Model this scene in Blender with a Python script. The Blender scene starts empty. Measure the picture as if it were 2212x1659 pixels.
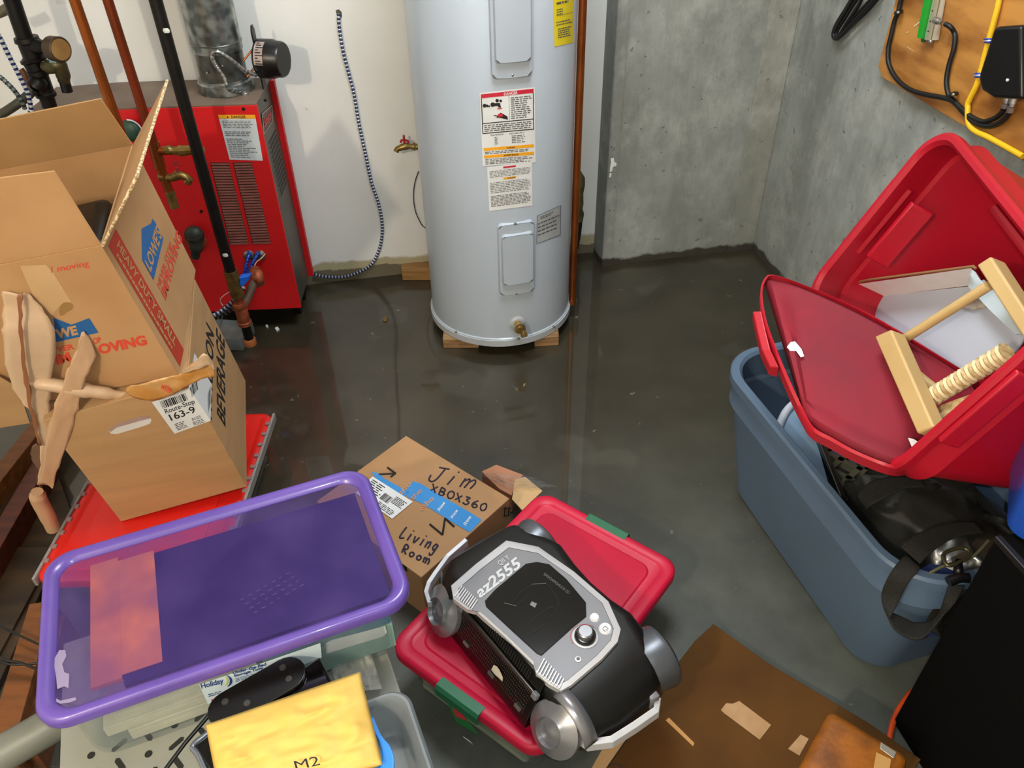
import bpy, bmesh, math, random
from math import sin, cos, pi, radians, sqrt, atan2
from mathutils import Vector as V, Matrix as MX, noise as NZ
random.seed(7)
SC = bpy.context.scene
COL = SC.collection
# ---------------------------------------------------------------- camera
FPX, PITCH, ROLL, CH = 1710.0, 38.8, -1.25, 1.7
CW, CHH = 2212.0, 1659.0
camd = bpy.data.cameras.new('camera'); cam = bpy.data.objects.new('camera', camd); COL.objects.link(cam)
camd.sensor_fit = 'HORIZONTAL'; camd.sensor_width = 36.0; camd.lens = FPX * 36.0 / CW
camd.clip_start = 0.02; camd.clip_end = 50
CR = MX.Rotation(radians(90 - PITCH), 3, 'X') @ MX.Rotation(radians(ROLL), 3, 'Z')
cam.matrix_world = MX.Translation((0, 0, CH)) @ CR.to_4x4()
SC.camera = cam
CP = V((0, 0, CH))
# ---------------------------------------------------------------- light
w = bpy.data.worlds.new('world'); SC.world = w; w.use_nodes = True
w.node_tree.nodes['Background'].inputs[0].default_value = (0.80, 0.92, 1.0, 1)
w.node_tree.nodes['Background'].inputs[1].default_value = 0.12
def lamp(name, typ, loc, energy, color, size=0.05, rot=None, shape=None):
    d = bpy.data.lights.new(name, typ); d.energy = energy; d.color = color
    if typ == 'AREA':
        d.size = size; d.shape = shape or 'DISK'
    else: d.shadow_soft_size = size
    o = bpy.data.objects.new(name, d); COL.objects.link(o); o.location = loc
    if rot: o.rotation_euler = rot
    return o
lamp('ceiling_bulb', 'POINT', (-1.15, -1.05, 2.42), 130, (1.0, 0.87, 0.69), 0.045)
lamp('phone_flash', 'POINT', (0.02, 0.0, 1.725), 26, (0.88, 0.96, 1.0), 0.006)
lamp('overhead_fill', 'AREA', (0.15, 1.75, 2.57), 40, (0.90, 0.96, 1.0), 0.8)  # unseen cool fill light, added to brighten the back walls
vs = SC.view_settings
vs.view_transform = 'Standard'; vs.look = 'None'; vs.gamma = 1.0; vs.use_curve_mapping = False
vs.exposure = 0.06
# ---------------------------------------------------------------- pixel -> place helpers
def ray(px, py): return CR @ V(((px - CW / 2) / FPX, -(py - CHH / 2) / FPX, -1.0))
def hit(px, p0, n):
    d = ray(*px); n = V(n); return CP + d * ((V(p0) - CP).dot(n) / d.dot(n))
def on_z(z): return lambda p, o=0.0: hit(p, (0, 0, z + o), (0, 0, 1))
WA = 0.18
EX = V((cos(WA), sin(WA), 0)); NY = V((-sin(WA), cos(WA), 0)); KC = V((1.0475, 3.009, 0))
def WP(u, n, z): return KC + EX * u + NY * n + V((0, 0, z))
def on_back(gap=0.0):          # plane parallel to the white wall, gap in front of it
    return lambda p, o=0.0: hit(p, WP(0, 0.122 - gap - o, 0), NY)
def on_right(gap=0.0): return lambda p, o=0.0: hit(p, WP(-gap - o, 0, 0), EX)
def on_pl(p0, n):
    n = V(n).normalized()
    if (CP - V(p0)).dot(n) < 0: n = -n
    return lambda p, o=0.0: hit(p, V(p0) + n * o, n)
def z4(x, y, ox, oy, s): return (ox + x / s, oy + y / s)
# ---------------------------------------------------------------- materials
def lin(h):
    h = h.lstrip('#'); r = []
    for i in (0, 2, 4):
        c = int(h[i:i + 2], 16) / 255; r.append(c / 12.92 if c <= .04045 else ((c + .055) / 1.055) ** 2.4)
    return (*r, 1.0)
MATS = {}
def mat(name, col, rough=0.6, metal=0.0, col2=None, scale=8.0, bump=0.0, bscale=60.0, spec=0.5, stretch=None, coat=0.0, lo=0.35, hi=0.65, detail=4.0, trans=0.0, alpha=1.0):
    if name in MATS: return MATS[name]
    m = bpy.data.materials.new(name); m.use_nodes = True; nt = m.node_tree; b = nt.nodes['Principled BSDF']
    b.inputs['Base Color'].default_value = lin(col); b.inputs['Roughness'].default_value = rough
    b.inputs['Metallic'].default_value = metal
    b.inputs['Specular IOR Level'].default_value = spec
    b.inputs['Coat Weight'].default_value = coat; b.inputs['Coat Roughness'].default_value = 0.08
    b.inputs['Transmission Weight'].default_value = trans
    b.inputs['Alpha'].default_value = alpha
    tc = nt.nodes.new('ShaderNodeTexCoord'); mp = nt.nodes.new('ShaderNodeMapping'); nt.links.new(tc.outputs['Object'], mp.inputs[0])
    if stretch: mp.inputs['Scale'].default_value = stretch
    n = nt.nodes.new('ShaderNodeTexNoise'); n.inputs['Scale'].default_value = scale; n.inputs['Detail'].default_value = detail
    nt.links.new(mp.outputs[0], n.inputs[0])
    rp = nt.nodes.new('ShaderNodeValToRGB'); rp.color_ramp.elements[0].position = lo; rp.color_ramp.elements[1].position = hi
    c2 = lin(col2) if col2 else tuple(x * 0.9 for x in lin(col)[:3]) + (1,)
    rp.color_ramp.elements[0].color = c2; rp.color_ramp.elements[1].color = lin(col)
    nt.links.new(n.outputs[0], rp.inputs[0]); nt.links.new(rp.outputs[0], b.inputs['Base Color'])
    if bump:
        n2 = nt.nodes.new('ShaderNodeTexNoise'); n2.inputs['Scale'].default_value = bscale; n2.inputs['Detail'].default_value = 3
        nt.links.new(mp.outputs[0], n2.inputs[0])
        bp = nt.nodes.new('ShaderNodeBump'); bp.inputs['Strength'].default_value = bump; bp.inputs['Distance'].default_value = 0.004
        nt.links.new(n2.outputs[0], bp.inputs['Height']); nt.links.new(bp.outputs[0], b.inputs['Normal'])
    m['bsdf'] = b.name
    MATS[name] = m; return m
def clearplastic(name, tint, body, fac, rough=0.25):   # translucent plastic sheet: part see-through, part milky
    if name in MATS: return MATS[name]
    m = bpy.data.materials.new(name); m.use_nodes = True; nt = m.node_tree; b = nt.nodes['Principled BSDF']; out = nt.nodes['Material Output']
    n = nt.nodes.new('ShaderNodeTexNoise'); n.inputs['Scale'].default_value = 9; n.inputs['Detail'].default_value = 5
    tc = nt.nodes.new('ShaderNodeTexCoord'); nt.links.new(tc.outputs['Object'], n.inputs[0])
    b.inputs['Base Color'].default_value = lin(body); b.inputs['Roughness'].default_value = rough
    t = nt.nodes.new('ShaderNodeBsdfTransparent'); t.inputs[0].default_value = lin(tint)
    mx = nt.nodes.new('ShaderNodeMixShader')
    mr = nt.nodes.new('ShaderNodeMapRange'); mr.inputs['From Min'].default_value = .35; mr.inputs['From Max'].default_value = .7
    mr.inputs['To Min'].default_value = max(0, fac - .07); mr.inputs['To Max'].default_value = min(1, fac + .12)
    nt.links.new(n.outputs[0], mr.inputs[0]); nt.links.new(mr.outputs[0], mx.inputs[0])
    nt.links.new(t.outputs[0], mx.inputs[1]); nt.links.new(b.outputs[0], mx.inputs[2]); nt.links.new(mx.outputs[0], out.inputs[0])
    MATS[name] = m; return m
def N(m): return m.node_tree.nodes
# ---------------------------------------------------------------- mesh builder
class MB:
    def __init__(s, M=None): s.bm = bmesh.new(); s.M = M or MX.Identity(4)
    def v(s, p): return s.bm.verts.new(s.M @ V(p))
    def face(s, vs_):
        try: return s.bm.faces.new(vs_)
        except ValueError: return None
    def poly(s, pts): return s.face([s.v(p) for p in pts])
    def loft(s, loops, c0=True, c1=True, closed=True, wrap=False):
        L = [[s.v(p) for p in l] for l in loops]; n = len(L[0])
        R = range(len(L)) if wrap else range(len(L) - 1)
        for i in R:
            a, b = L[i], L[(i + 1) % len(L)]
            for j in range(n if closed else n - 1):
                s.face([a[j], a[(j + 1) % n], b[(j + 1) % n], b[j]])
        if c0 and not wrap: s.face(list(reversed(L[0])))
        if c1 and not wrap: s.face(L[-1])
        return s
    def box(s, lo, hi, bev=0.0):
        (x0, y0, z0), (x1, y1, z1) = lo, hi
        if bev <= 0:
            s.loft([[(x0, y0, z0), (x1, y0, z0), (x1, y1, z0), (x0, y1, z0)], [(x0, y0, z1), (x1, y0, z1), (x1, y1, z1), (x0, y1, z1)]])
        else:
            b = bev; k = b * 0.3
            cx, cy, W_, L_ = (x0 + x1) / 2, (y0 + y1) / 2, x1 - x0, y1 - y0
            f = lambda ins, z, r: [(cx + q[0], cy + q[1], z) for q in rr(W_ - 2 * ins, L_ - 2 * ins, max(r, 1e-4), 3)]
            s.loft([f(b, z0, b * .4), f(k, z0 + k, b * .8), f(0, z0 + b, b), f(0, z1 - b, b), f(k, z1 - k, b * .8), f(b, z1, b * .4)])
        return s
    def slab(s, pts, th):        # pts: planar 3D outline, th: extrusion vector
        th = V(th); return s.loft([[V(p) for p in pts], [V(p) + th for p in pts]])
    def tube(s, pts, r, n=10, cap=True, smooth=0):
        pts = [V(p) for p in pts]
        if smooth: pts = crom(pts, smooth)
        m = len(pts); rs = r if isinstance(r, (list, tuple)) else [r] * m
        if len(rs) != m: rs = [rs[min(len(rs) - 1, int(i / (m - 1) * (len(rs) - 1) + .5))] for i in range(m)]
        loops = []; up = None
        for i, p in enumerate(pts):
            t = (pts[min(i + 1, m - 1)] - pts[max(i - 1, 0)]).normalized()
            if up is None:
                up = V((0, 0, 1)) if abs(t.z) < .9 else V((1, 0, 0))
            a = (up - t * up.dot(t)).normalized(); up = a; b = t.cross(a)
            loops.append([p + (a * cos(2 * pi * k / n) + b * sin(2 * pi * k / n)) * rs[i] for k in range(n)])
        return s.loft(loops, cap, cap)
    def cyl(s, a, b, r, n=20, r2=None): return s.tube([a, b], [r, r if r2 is None else r2], n)
    def rings(s, a, d, prof, n=24):   # lathe about axis a + t*d ; prof = [(t, r)]
        a = V(a); d = V(d).normalized(); up = V((0, 0, 1)) if abs(d.z) < .9 else V((1, 0, 0))
        e = (up - d * up.dot(d)).normalized(); f = d.cross(e)
        return s.loft([[a + d * t + (e * cos(2 * pi * k / n) + f * sin(2 * pi * k / n)) * r for k in range(n)] for t, r in prof])
    def ribbed(s, pts, r, pitch=0.008, n=8, amp=0.16):
        pts = crom([V(p) for p in pts], 40); d = [0]
        for i in range(1, len(pts)): d.append(d[-1] + (pts[i] - pts[i - 1]).length)
        m = max(4, int(d[-1] / pitch * 2)); q = []; j = 0
        for k in range(m + 1):
            t = d[-1] * k / m
            while j < len(d) - 2 and d[j + 1] < t: j += 1
            f = (t - d[j]) / max(1e-9, d[j + 1] - d[j]); q.append(pts[j].lerp(pts[j + 1], f))
        i0 = len(s.bm.faces); s.tube(q, [r * (1 + (amp if k % 2 else -amp)) for k in range(m + 1)], n)
        s.bm.faces.ensure_lookup_table()
        for i in range(i0, len(s.bm.faces)): s.bm.faces[i].material_index = int((i - i0) // n // 2 + (i - i0) % n * .25) % 2
        return s
    def ribbon(s, rows, th=0.0008, sub=4, rag=0.0):  # rows of (left, right) 3D points -> curled sheet
        Lp = crom([V(a) for a, b in rows], sub); Rp = crom([V(b) for a, b in rows], sub)
        K = 8; g = [[l.lerp(r_, k / K) for k in range(K + 1)] for l, r_ in zip(Lp, Rp)]
        for i, row in enumerate(g):
            cd = (row[-1] - row[0]) * .5; cv = min(.5, rag * 60)
            for k in range(K + 1):
                if rag: row[k] = row[k] + V((NZ.noise(row[k] * 70), NZ.noise(row[k] * 70 + V((9, 0, 0))), NZ.noise(row[k] * 45 + V((0, 7, 0))) * 1.6)) * rag
            if rag:
                row[0] = row[0] + cd.normalized() * rag * 1.2 * NZ.noise(row[0] * 260); row[-1] = row[-1] + cd.normalized() * rag * 1.2 * NZ.noise(row[-1] * 260)
        G = [[s.v(p) for p in row] for row in g]
        for i in range(len(G) - 1):
            for k in range(K): s.face([G[i][k], G[i][k + 1], G[i + 1][k + 1], G[i + 1][k]])
        s.solid = th; return s
    def sphere(s, c, r, n=16, sq=(1, 1, 1)):
        c = V(c); prof = []
        loops = []
        for i in range(1, n // 2):
            a = pi * i / (n // 2)
            loops.append([c + V((r * sq[0] * sin(a) * cos(2 * pi * k / n), r * sq[1] * sin(a) * sin(2 * pi * k / n), -r * sq[2] * cos(a))) for k in range(n)])
        return s.loft(loops)
    def build(s, name, m, parent=None, smooth=None, bevel=0.0, **tg):
        bmesh.ops.remove_doubles(s.bm, verts=s.bm.verts, dist=1e-6)
        bmesh.ops.recalc_face_normals(s.bm, faces=s.bm.faces)
        if parent is not None: s.bm.transform(rootm(parent).inverted())
        elif tg.get('label') or tg.get('kind'):
            pass
        me = bpy.data.meshes.new(name); 
        o = bpy.data.objects.new(name, me); COL.objects.link(o)
        if parent is None:
            xs = [v_.co for v_ in s.bm.verts]
            c = V((sum(p.x for p in xs) / len(xs), sum(p.y for p in xs) / len(xs), min(p.z for p in xs)))
            s.bm.transform(MX.Translation(-c)); o.location = c
        else: o.parent = parent
        s.bm.to_mesh(me); s.bm.free()
        for m_ in (m if isinstance(m, (list, tuple)) else [m]): me.materials.append(m_)
        if smooth is not None:
            for p in me.polygons: p.use_smooth = True
            me.set_sharp_from_angle(angle=radians(smooth))
        if getattr(s, 'solid', 0):
            md = o.modifiers.new('thickness', 'SOLIDIFY'); md.thickness = s.solid; md.offset = 0
        if bevel:
            md = o.modifiers.new('bevel', 'BEVEL'); md.width = bevel; md.segments = 3; md.limit_method = 'ANGLE'; md.angle_limit = radians(40)
        for k, v_ in tg.items():
            if v_: o[k] = v_
        return o
def crom(P, k):
    if len(P) < 3: return P if len(P) < 2 else [P[0].lerp(P[1], i / k) for i in range(k)] + [P[1]]
    out = []
    for i in range(len(P) - 1):
        p0, p1, p2, p3 = P[max(i - 1, 0)], P[i], P[i + 1], P[min(i + 2, len(P) - 1)]
        for j in range(k):
            t = j / k; out.append(0.5 * ((2 * p1) + (p2 - p0) * t + (2 * p0 - 5 * p1 + 4 * p2 - p3) * t * t + (3 * p1 - p0 - 3 * p2 + p3) * t ** 3))
    out.append(P[-1]); return out
def rr(W_, L_, r, n=5):        # rounded rectangle, centred, counter-clockwise
    r = min(r, W_ / 2 - 1e-5, L_ / 2 - 1e-5); o = []
    for cx, cy, a0 in ((W_ / 2 - r, L_ / 2 - r, 0), (-W_ / 2 + r, L_ / 2 - r, pi / 2), (-W_ / 2 + r, -L_ / 2 + r, pi), (W_ / 2 - r, -L_ / 2 + r, 3 * pi / 2)):
        for k in range(n + 1):
            a = a0 + pi / 2 * k / n; o.append((cx + r * cos(a), cy + r * sin(a)))
    return o
ROOT = {}
def rootm(o):
    while o.parent: o = o.parent
    return MX.LocRotScale(o.location, o.rotation_euler, o.scale)
def thing(name, label, cat, loc=(0, 0, 0), rz=0.0, group=None):
    o = bpy.data.objects.new(name, None); COL.objects.link(o); o.location = loc; o.rotation_euler = (0, 0, rz); o.empty_display_size = .05
    o['label'] = label; o['category'] = cat
    if group: o['group'] = group
    return o
def struct(mb, name, m, **k): return mb.build(name, m, None, kind='structure', **k)
def copy_tree(o, parent=None, **tg):
    c = o.copy(); COL.objects.link(c); c.parent = parent
    for ch in list(o.children): copy_tree(ch, c)
    for k, v_ in tg.items(): c[k] = v_
    return c
# writing and flat marks laid on a surface: fn maps a photo pixel to the surface, lift is the print's own thickness
def text(s, A, B, T, fn, m, parent, name='lettering', lift=0.0007, bold=0.0, **tg):
    cu = bpy.data.curves.new('t', 'FONT'); cu.body = s; cu.size = 1; cu.offset = bold; cu.resolution_u = 3
    ob = bpy.data.objects.new('t', cu); COL.objects.link(ob)
    dg = bpy.context.evaluated_depsgraph_get(); me = bpy.data.meshes.new_from_object(ob.evaluated_get(dg))
    bpy.data.objects.remove(ob); bpy.data.curves.remove(cu)
    xs = [v_.co.x for v_ in me.vertices]; x0, x1 = min(xs), max(xs); cap = 0.70
    bm = bmesh.new(); bm.from_mesh(me); bpy.data.meshes.remove(me)
    for v_ in bm.verts:
        u = (v_.co.x - x0) / (x1 - x0); t = v_.co.y / cap
        v_.co = fn((A[0] + u * (B[0] - A[0]) + t * (T[0] - A[0]), A[1] + u * (B[1] - A[1]) + t * (T[1] - A[1])), lift)
    b = MB(); b.bm.free(); b.bm = bm; return b.build(name, m, parent, **tg)
def patch(b, quad, fn, lift=0.0006, nu=1, nv=1):   # quad TL,TR,BR,BL in pixels
    TL, TR, BR, BL = [V(q) for q in quad]
    G = []
    for j in range(nv + 1):
        l = TL.lerp(BL, j / nv); r = TR.lerp(BR, j / nv)
        G.append([b.v(fn(tuple(l.lerp(r, i / nu)), lift)) for i in range(nu + 1)])
    for j in range(nv):
        for i in range(nu): b.face([G[j][i], G[j + 1][i], G[j + 1][i + 1], G[j][i + 1]])
    return b
def decal(polys, fn, m, parent, name, lift=0.0006, **tg):
    b = MB()
    for p in polys: b.poly([fn(q, lift) for q in p])
    return b.build(name, m, parent, **tg)
def sub(quad, u0, v0, u1, v1):
    TL, TR, BR, BL = [V(q) for q in quad]
    f = lambda u, v_: tuple(TL.lerp(TR, u).lerp(BL.lerp(BR, u), v_))
    return [f(u0, v0), f(u1, v0), f(u1, v1), f(u0, v1)]
def small_print(b, quad, fn, rows, lift=0.0009, seed=1, fill=.5, words=9, nu=1, ragged=.25):
    rg = random.Random(seed)
    for i in range(rows):
        v0 = (i + .25) / rows; v1 = v0 + fill / rows; u = 0.0; end = 1 - rg.random() * ragged
        while u < end - .02:
            wd = rg.uniform(.5, 1.5) / words; u1 = min(u + wd, end)
            patch(b, sub(quad, u, v0, u1, v1), fn, lift, nu); u = u1 + .25 / words
    return b
GLY = {'J': [[(.15, 1), (.95, 1)], [(.65, 1), (.6, .25), (.4, 0), (.1, .1), (0, .4)]], 'i': [[(.4, .6), (.35, 0)], [(.45, .9), (.47, .95)]],
 'm': [[(0, .6), (.05, 0)], [(.03, .4), (.3, .62), (.42, .4), (.4, 0)], [(.42, .4), (.7, .62), (.9, .4), (.85, 0)]], 'X': [[(0, 1), (.8, 0)], [(.8, .9), (.05, .1)]],
 'B': [[(.1, 1), (.1, 0)], [(.1, 1), (.7, .85), (.6, .55), (.1, .5), (.8, .35), (.6, .02), (.1, 0)]], 'O': [[(.5, 1), (.1, .75), (.1, .25), (.5, 0), (.9, .3), (.85, .8), (.5, 1)]],
 '3': [[(.1, .95), (.7, .95), (.35, .6), (.8, .35), (.5, 0), (0, .1)]], '6': [[(.7, 1), (.2, .6), (.1, .2), (.5, 0), (.85, .25), (.5, .5), (.15, .3)]],
 'L': [[(.2, 1), (.1, 0), (.9, .1)]], 'v': [[(0, .55), (.35, 0), (.75, .6)]], 'n': [[(0, .55), (.05, 0)], [(.03, .35), (.45, .6), (.65, .35), (.6, 0)]],
 'g': [[(.7, .5), (.3, .6), (.1, .25), (.4, .05), (.7, .3), (.7, .55), (.65, -.3), (.3, -.45), (.1, -.3)]], 'R': [[(.1, 0), (.15, 1), (.7, .9), (.6, .55), (.15, .5), (.8, 0)]],
 'o': [[(.4, .55), (.1, .35), (.2, .05), (.6, .05), (.75, .4), (.4, .55)]], '0': [[(.5, 1), (.1, .7), (.15, .2), (.5, 0), (.85, .3), (.8, .8), (.5, 1)]], 'N': [[(0, 0), (.1, 1), (.8, 0), (.9, 1)]], ' ': []}
def handwrite(s, A, B, T, fn, m, parent, r=0.0016, lift=0.0004):
    A, B, T = V(A), V(B), V(T); n = len(s); b = MB()
    for i, ch in enumerate(s):
        for st in GLY[ch]:
            P = []
            for (x, y) in st:
                q = A + (B - A) * ((i + x * .8) / n) + (T - A) * y; P.append(fn((q.x, q.y), lift))
            if len(P) > 2: P = crom(P, 5)
            for a_, c_ in zip(P[:-1], P[1:]):
                b.tube([a_, c_], r, 6)
    return b.build('handwriting', m, parent, label='dark marker handwriting')
M = MX
# ---------------------------------------------------------------- room materials
def posmat(name, rough=.7):
    m = bpy.data.materials.new(name); m.use_nodes = True; nt = m.node_tree; b = nt.nodes['Principled BSDF']; b.inputs['Roughness'].default_value = rough
    g = nt.nodes.new('ShaderNodeNewGeometry'); return m, nt, b, g.outputs['Position']
def nz(nt, src, scale, stretch=(1, 1, 1), detail=5, rot=0, rough=.55, typ='ShaderNodeTexNoise'):
    mp = nt.nodes.new('ShaderNodeMapping'); mp.vector_type = 'POINT'; mp.inputs['Scale'].default_value = stretch; mp.inputs['Rotation'].default_value = (0, 0, rot); nt.links.new(src, mp.inputs[0])
    n = nt.nodes.new(typ); n.inputs['Scale'].default_value = scale
    if typ == 'ShaderNodeTexNoise': n.inputs['Detail'].default_value = detail; n.inputs['Roughness'].default_value = rough
    nt.links.new(mp.outputs[0], n.inputs[0]); return n.outputs[0]
def ramp(nt, src, stops):
    r = nt.nodes.new('ShaderNodeValToRGB'); e = r.color_ramp.elements
    while len(e) < len(stops): e.new(.5)
    for k, (p, c) in enumerate(stops): e[k].position = p; e[k].color = lin(c) if isinstance(c, str) else (c, c, c, 1)
    nt.links.new(src, r.inputs[0]); return r.outputs[0]
def mixc(nt, f, a, b, mode='MIX'):
    m = nt.nodes.new('ShaderNodeMix'); m.data_type = 'RGBA'; m.blend_type = mode
    if isinstance(f, float): m.inputs[0].default_value = f
    else: nt.links.new(f, m.inputs[0])
    for s_, x in ((6, a), (7, b)):
        if isinstance(x, str): m.inputs[s_].default_value = lin(x)
        else: nt.links.new(x, m.inputs[s_])
    return m.outputs[2]
def mth(nt, op, a, b=0.0, clamp=False):
    m = nt.nodes.new('ShaderNodeMath'); m.operation = op; m.use_clamp = clamp
    for i, x in enumerate((a, b)):
        if isinstance(x, (int, float)): m.inputs[i].default_value = x
        else: nt.links.new(x, m.inputs[i])
    return m.outputs[0]
def sep(nt, src): s = nt.nodes.new('ShaderNodeSeparateXYZ'); nt.links.new(src, s.inputs[0]); return s.outputs
def bump(nt, b, h, st=.3, dist=.004):
    n = nt.nodes.new('ShaderNodeBump'); n.inputs['Strength'].default_value = st; n.inputs['Distance'].default_value = dist
    nt.links.new(h, n.inputs['Height']); nt.links.new(n.outputs[0], b.inputs['Normal']); return n
# floor: smooth grey slab, flooded towards the back walls
mFloor, nt, b, P = posmat('wet_concrete_floor')
x, y, z = sep(nt, P)
big = nz(nt, P, 1.1, detail=3); med = nz(nt, P, 5.0, detail=6); fine = nz(nt, P, 60, detail=3)
d = mth(nt, 'ADD', mth(nt, 'ADD', mth(nt, 'MULTIPLY', y, 1.0), mth(nt, 'MULTIPLY', x, -0.28)), mth(nt, 'MULTIPLY', big, 1.1))
wet = nt.nodes.new('ShaderNodeMapRange'); wet.interpolation_type = 'SMOOTHSTEP'; nt.links.new(d, wet.inputs[0]); wet.inputs[1].default_value = 1.15; wet.inputs[2].default_value = 2.5
wet = wet.outputs[0]
dry = ramp(nt, med, [(.3, '#4b4f49'), (.7, '#5f635b')]); wc = ramp(nt, med, [(.25, '#29241a'), (.75, '#3d3729')])
c = mixc(nt, wet, dry, wc)
sp = ramp(nt, nz(nt, P, 3.2, detail=2), [(.60, 0.0), (.64, 1.0)]); c = mixc(nt, mth(nt, 'MULTIPLY', sp, .07), c, '#8a877c')
sk = ramp(nt, nz(nt, P, 45, detail=1), [(.78, 0.0), (.80, 1.0)]); c = mixc(nt, mth(nt, 'MULTIPLY', sk, .5), c, '#20201c')
f5 = ramp(nt, nz(nt, P, 13, detail=7, rough=.7), [(.4, 0.0), (.62, 1.0)]); c = mixc(nt, mth(nt, 'MULTIPLY', f5, .22), c, '#2e2d26'); f6 = ramp(nt, nz(nt, P, 26, detail=3), [(.70, 0.0), (.73, 1.0)]); c = mixc(nt, mth(nt, 'MULTIPLY', f6, .3), c, '#9c9e96')
nt.links.new(c, b.inputs['Base Color'])
r = nt.nodes.new('ShaderNodeMapRange'); nt.links.new(wet, r.inputs[0]); r.inputs[3].default_value = .5; r.inputs[4].default_value = .28
rv = mth(nt, 'ADD', r.outputs[0], mth(nt, 'MULTIPLY', big, .10)); nt.links.new(rv, b.inputs['Roughness'])
b.inputs['IOR'].default_value = 1.45
nt.links.new(mth(nt, 'MULTIPLY', wet, 1.0), b.inputs['Coat Weight']); b.inputs['Coat Roughness'].default_value = .025; b.inputs['Coat IOR'].default_value = 1.42
bump(nt, b, mth(nt, 'ADD', med, mth(nt, 'MULTIPLY', fine, .3)), .12, .003)
# painted wall
mWhite, nt, b, P = posmat('white_painted_wall', .75)
x, y, z = sep(nt, P)
c = ramp(nt, nz(nt, P, 2.2, detail=4), [(.3, '#e3e2dd'), (.7, '#eeede9')])
zz = mth(nt, 'ADD', z, mth(nt, 'MULTIPLY', nz(nt, P, 7, detail=5), -.09))
m1 = ramp(nt, zz, [(.030, 1.0), (.042, 0.0)]); c = mixc(nt, m1, c, '#b3a987')
m2 = ramp(nt, zz, [(-.02 + .02, 1.0), (.002, 0.0)]); c = mixc(nt, m2, c, '#6f6652')
sk = ramp(nt, nz(nt, P, 9, detail=2), [(.74, 0.0), (.76, 1.0)]); c = mixc(nt, mth(nt, 'MULTIPLY', sk, .25), c, '#a39e90')
nt.links.new(c, b.inputs['Base Color']); bump(nt, b, nz(nt, P, 30, detail=4), .15, .003)
# board-formed concrete
def concrete(name, a, bcol, st):
    m, nt, b, P = posmat(name, .8); x, y, z = sep(nt, P)
    c = ramp(nt, nz(nt, P, 2.6, st, 8, rot=-WA, rough=.65), [(.3, a), (.7, bcol)])
    s2 = nz(nt, P, 14, (3.5, 3.5, .12), 4, rot=-WA); c = mixc(nt, mth(nt, 'MULTIPLY', ramp(nt, s2, [(.45, 0.0), (.7, 1.0)]), .16), c, '#b4b6b0')
    g = ramp(nt, nz(nt, P, 3.4, (1, 1, .5), 6), [(.4, 0.0), (.62, 1.0)]); c = mixc(nt, mth(nt, 'MULTIPLY', g, .6), c, '#686b64'); g3 = ramp(nt, nz(nt, P, 22, (1, 1, .7), 6, rough=.7), [(.42, 0.0), (.6, 1.0)]); c = mixc(nt, mth(nt, 'MULTIPLY', g3, .28), c, '#6e7069'); g4 = ramp(nt, nz(nt, P, 5.5, (1, 1, .8), 7, rough=.7), [(.5, 0.0), (.66, 1.0)]); c = mixc(nt, mth(nt, 'MULTIPLY', g4, .4), c, '#bcbdb6')
    pit = ramp(nt, nz(nt, P, 34, (1, 1, 1), 2), [(.69, 0.0), (.73, 1.0)]); c = mixc(nt, mth(nt, 'MULTIPLY', pit, .45), c, '#4e4f47')
    zz = mth(nt, 'ADD', z, mth(nt, 'MULTIPLY', nz(nt, P, 16, detail=6), -.05)); m1 = ramp(nt, zz, [(.0, 1.0), (.012, 0.0)]); c = mixc(nt, m1, c, '#39342a')
    nt.links.new(c, b.inputs['Base Color'])
    h = mth(nt, 'ADD', nz(nt, P, 22, (1, 1, .4), 6), mth(nt, 'MULTIPLY', pit, -.8)); bump(nt, b, h, .5, .006); return m
mConc = concrete('grey_cast_concrete', '#7d817d', '#a2a6a1', (1, 1, .6))
mConc2 = concrete('rough_concrete_strip', '#8a8b80', '#a5a69b', (1, 1, 1))
mCeil = mat('ceiling_paint', '#b9b6ac', .9)
# ---------------------------------------------------------------- room shell
H = 2.6
def wall(name, u0, n0, u1, n1, m, z1=H):
    b = MB(); b.slab([WP(u0, n0, -.02), WP(u1, n0, -.02), WP(u1, n1, -.02), WP(u0, n1, -.02)], (0, 0, z1 + .02)); return struct(b, name, m)
b = MB(); b.slab([WP(-3.6, .3, -.1), WP(.3, .3, -.1), WP(.3, -5.6, -.1), WP(-3.6, -5.6, -.1)], (0, 0, .1)); struct(b, 'floor', mFloor)
b = MB(); b.slab([WP(-3.6, .3, H), WP(.3, .3, H), WP(.3, -5.6, H), WP(-3.6, -5.6, H)], (0, 0, .1)); struct(b, 'ceiling', mCeil)
wall('wall_back', -3.4, .122, .0, .3, mWhite)
wall('wall_right', 0, .3, .2, -5.5, mConc)
wall('wall_left', -3.6, .3, -3.4, -5.5, mWhite)
wall('wall_front', -3.4, -5.5, 0, -5.3, mWhite)
wall('trim_1', -.673, 0, 0, .122, mConc)
o = wall('trim_2', -.118, -.006, -.002, .001, mConc2)
o = wall('trim_3', -.672, -.004, -.63, .001, mConc)
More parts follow.
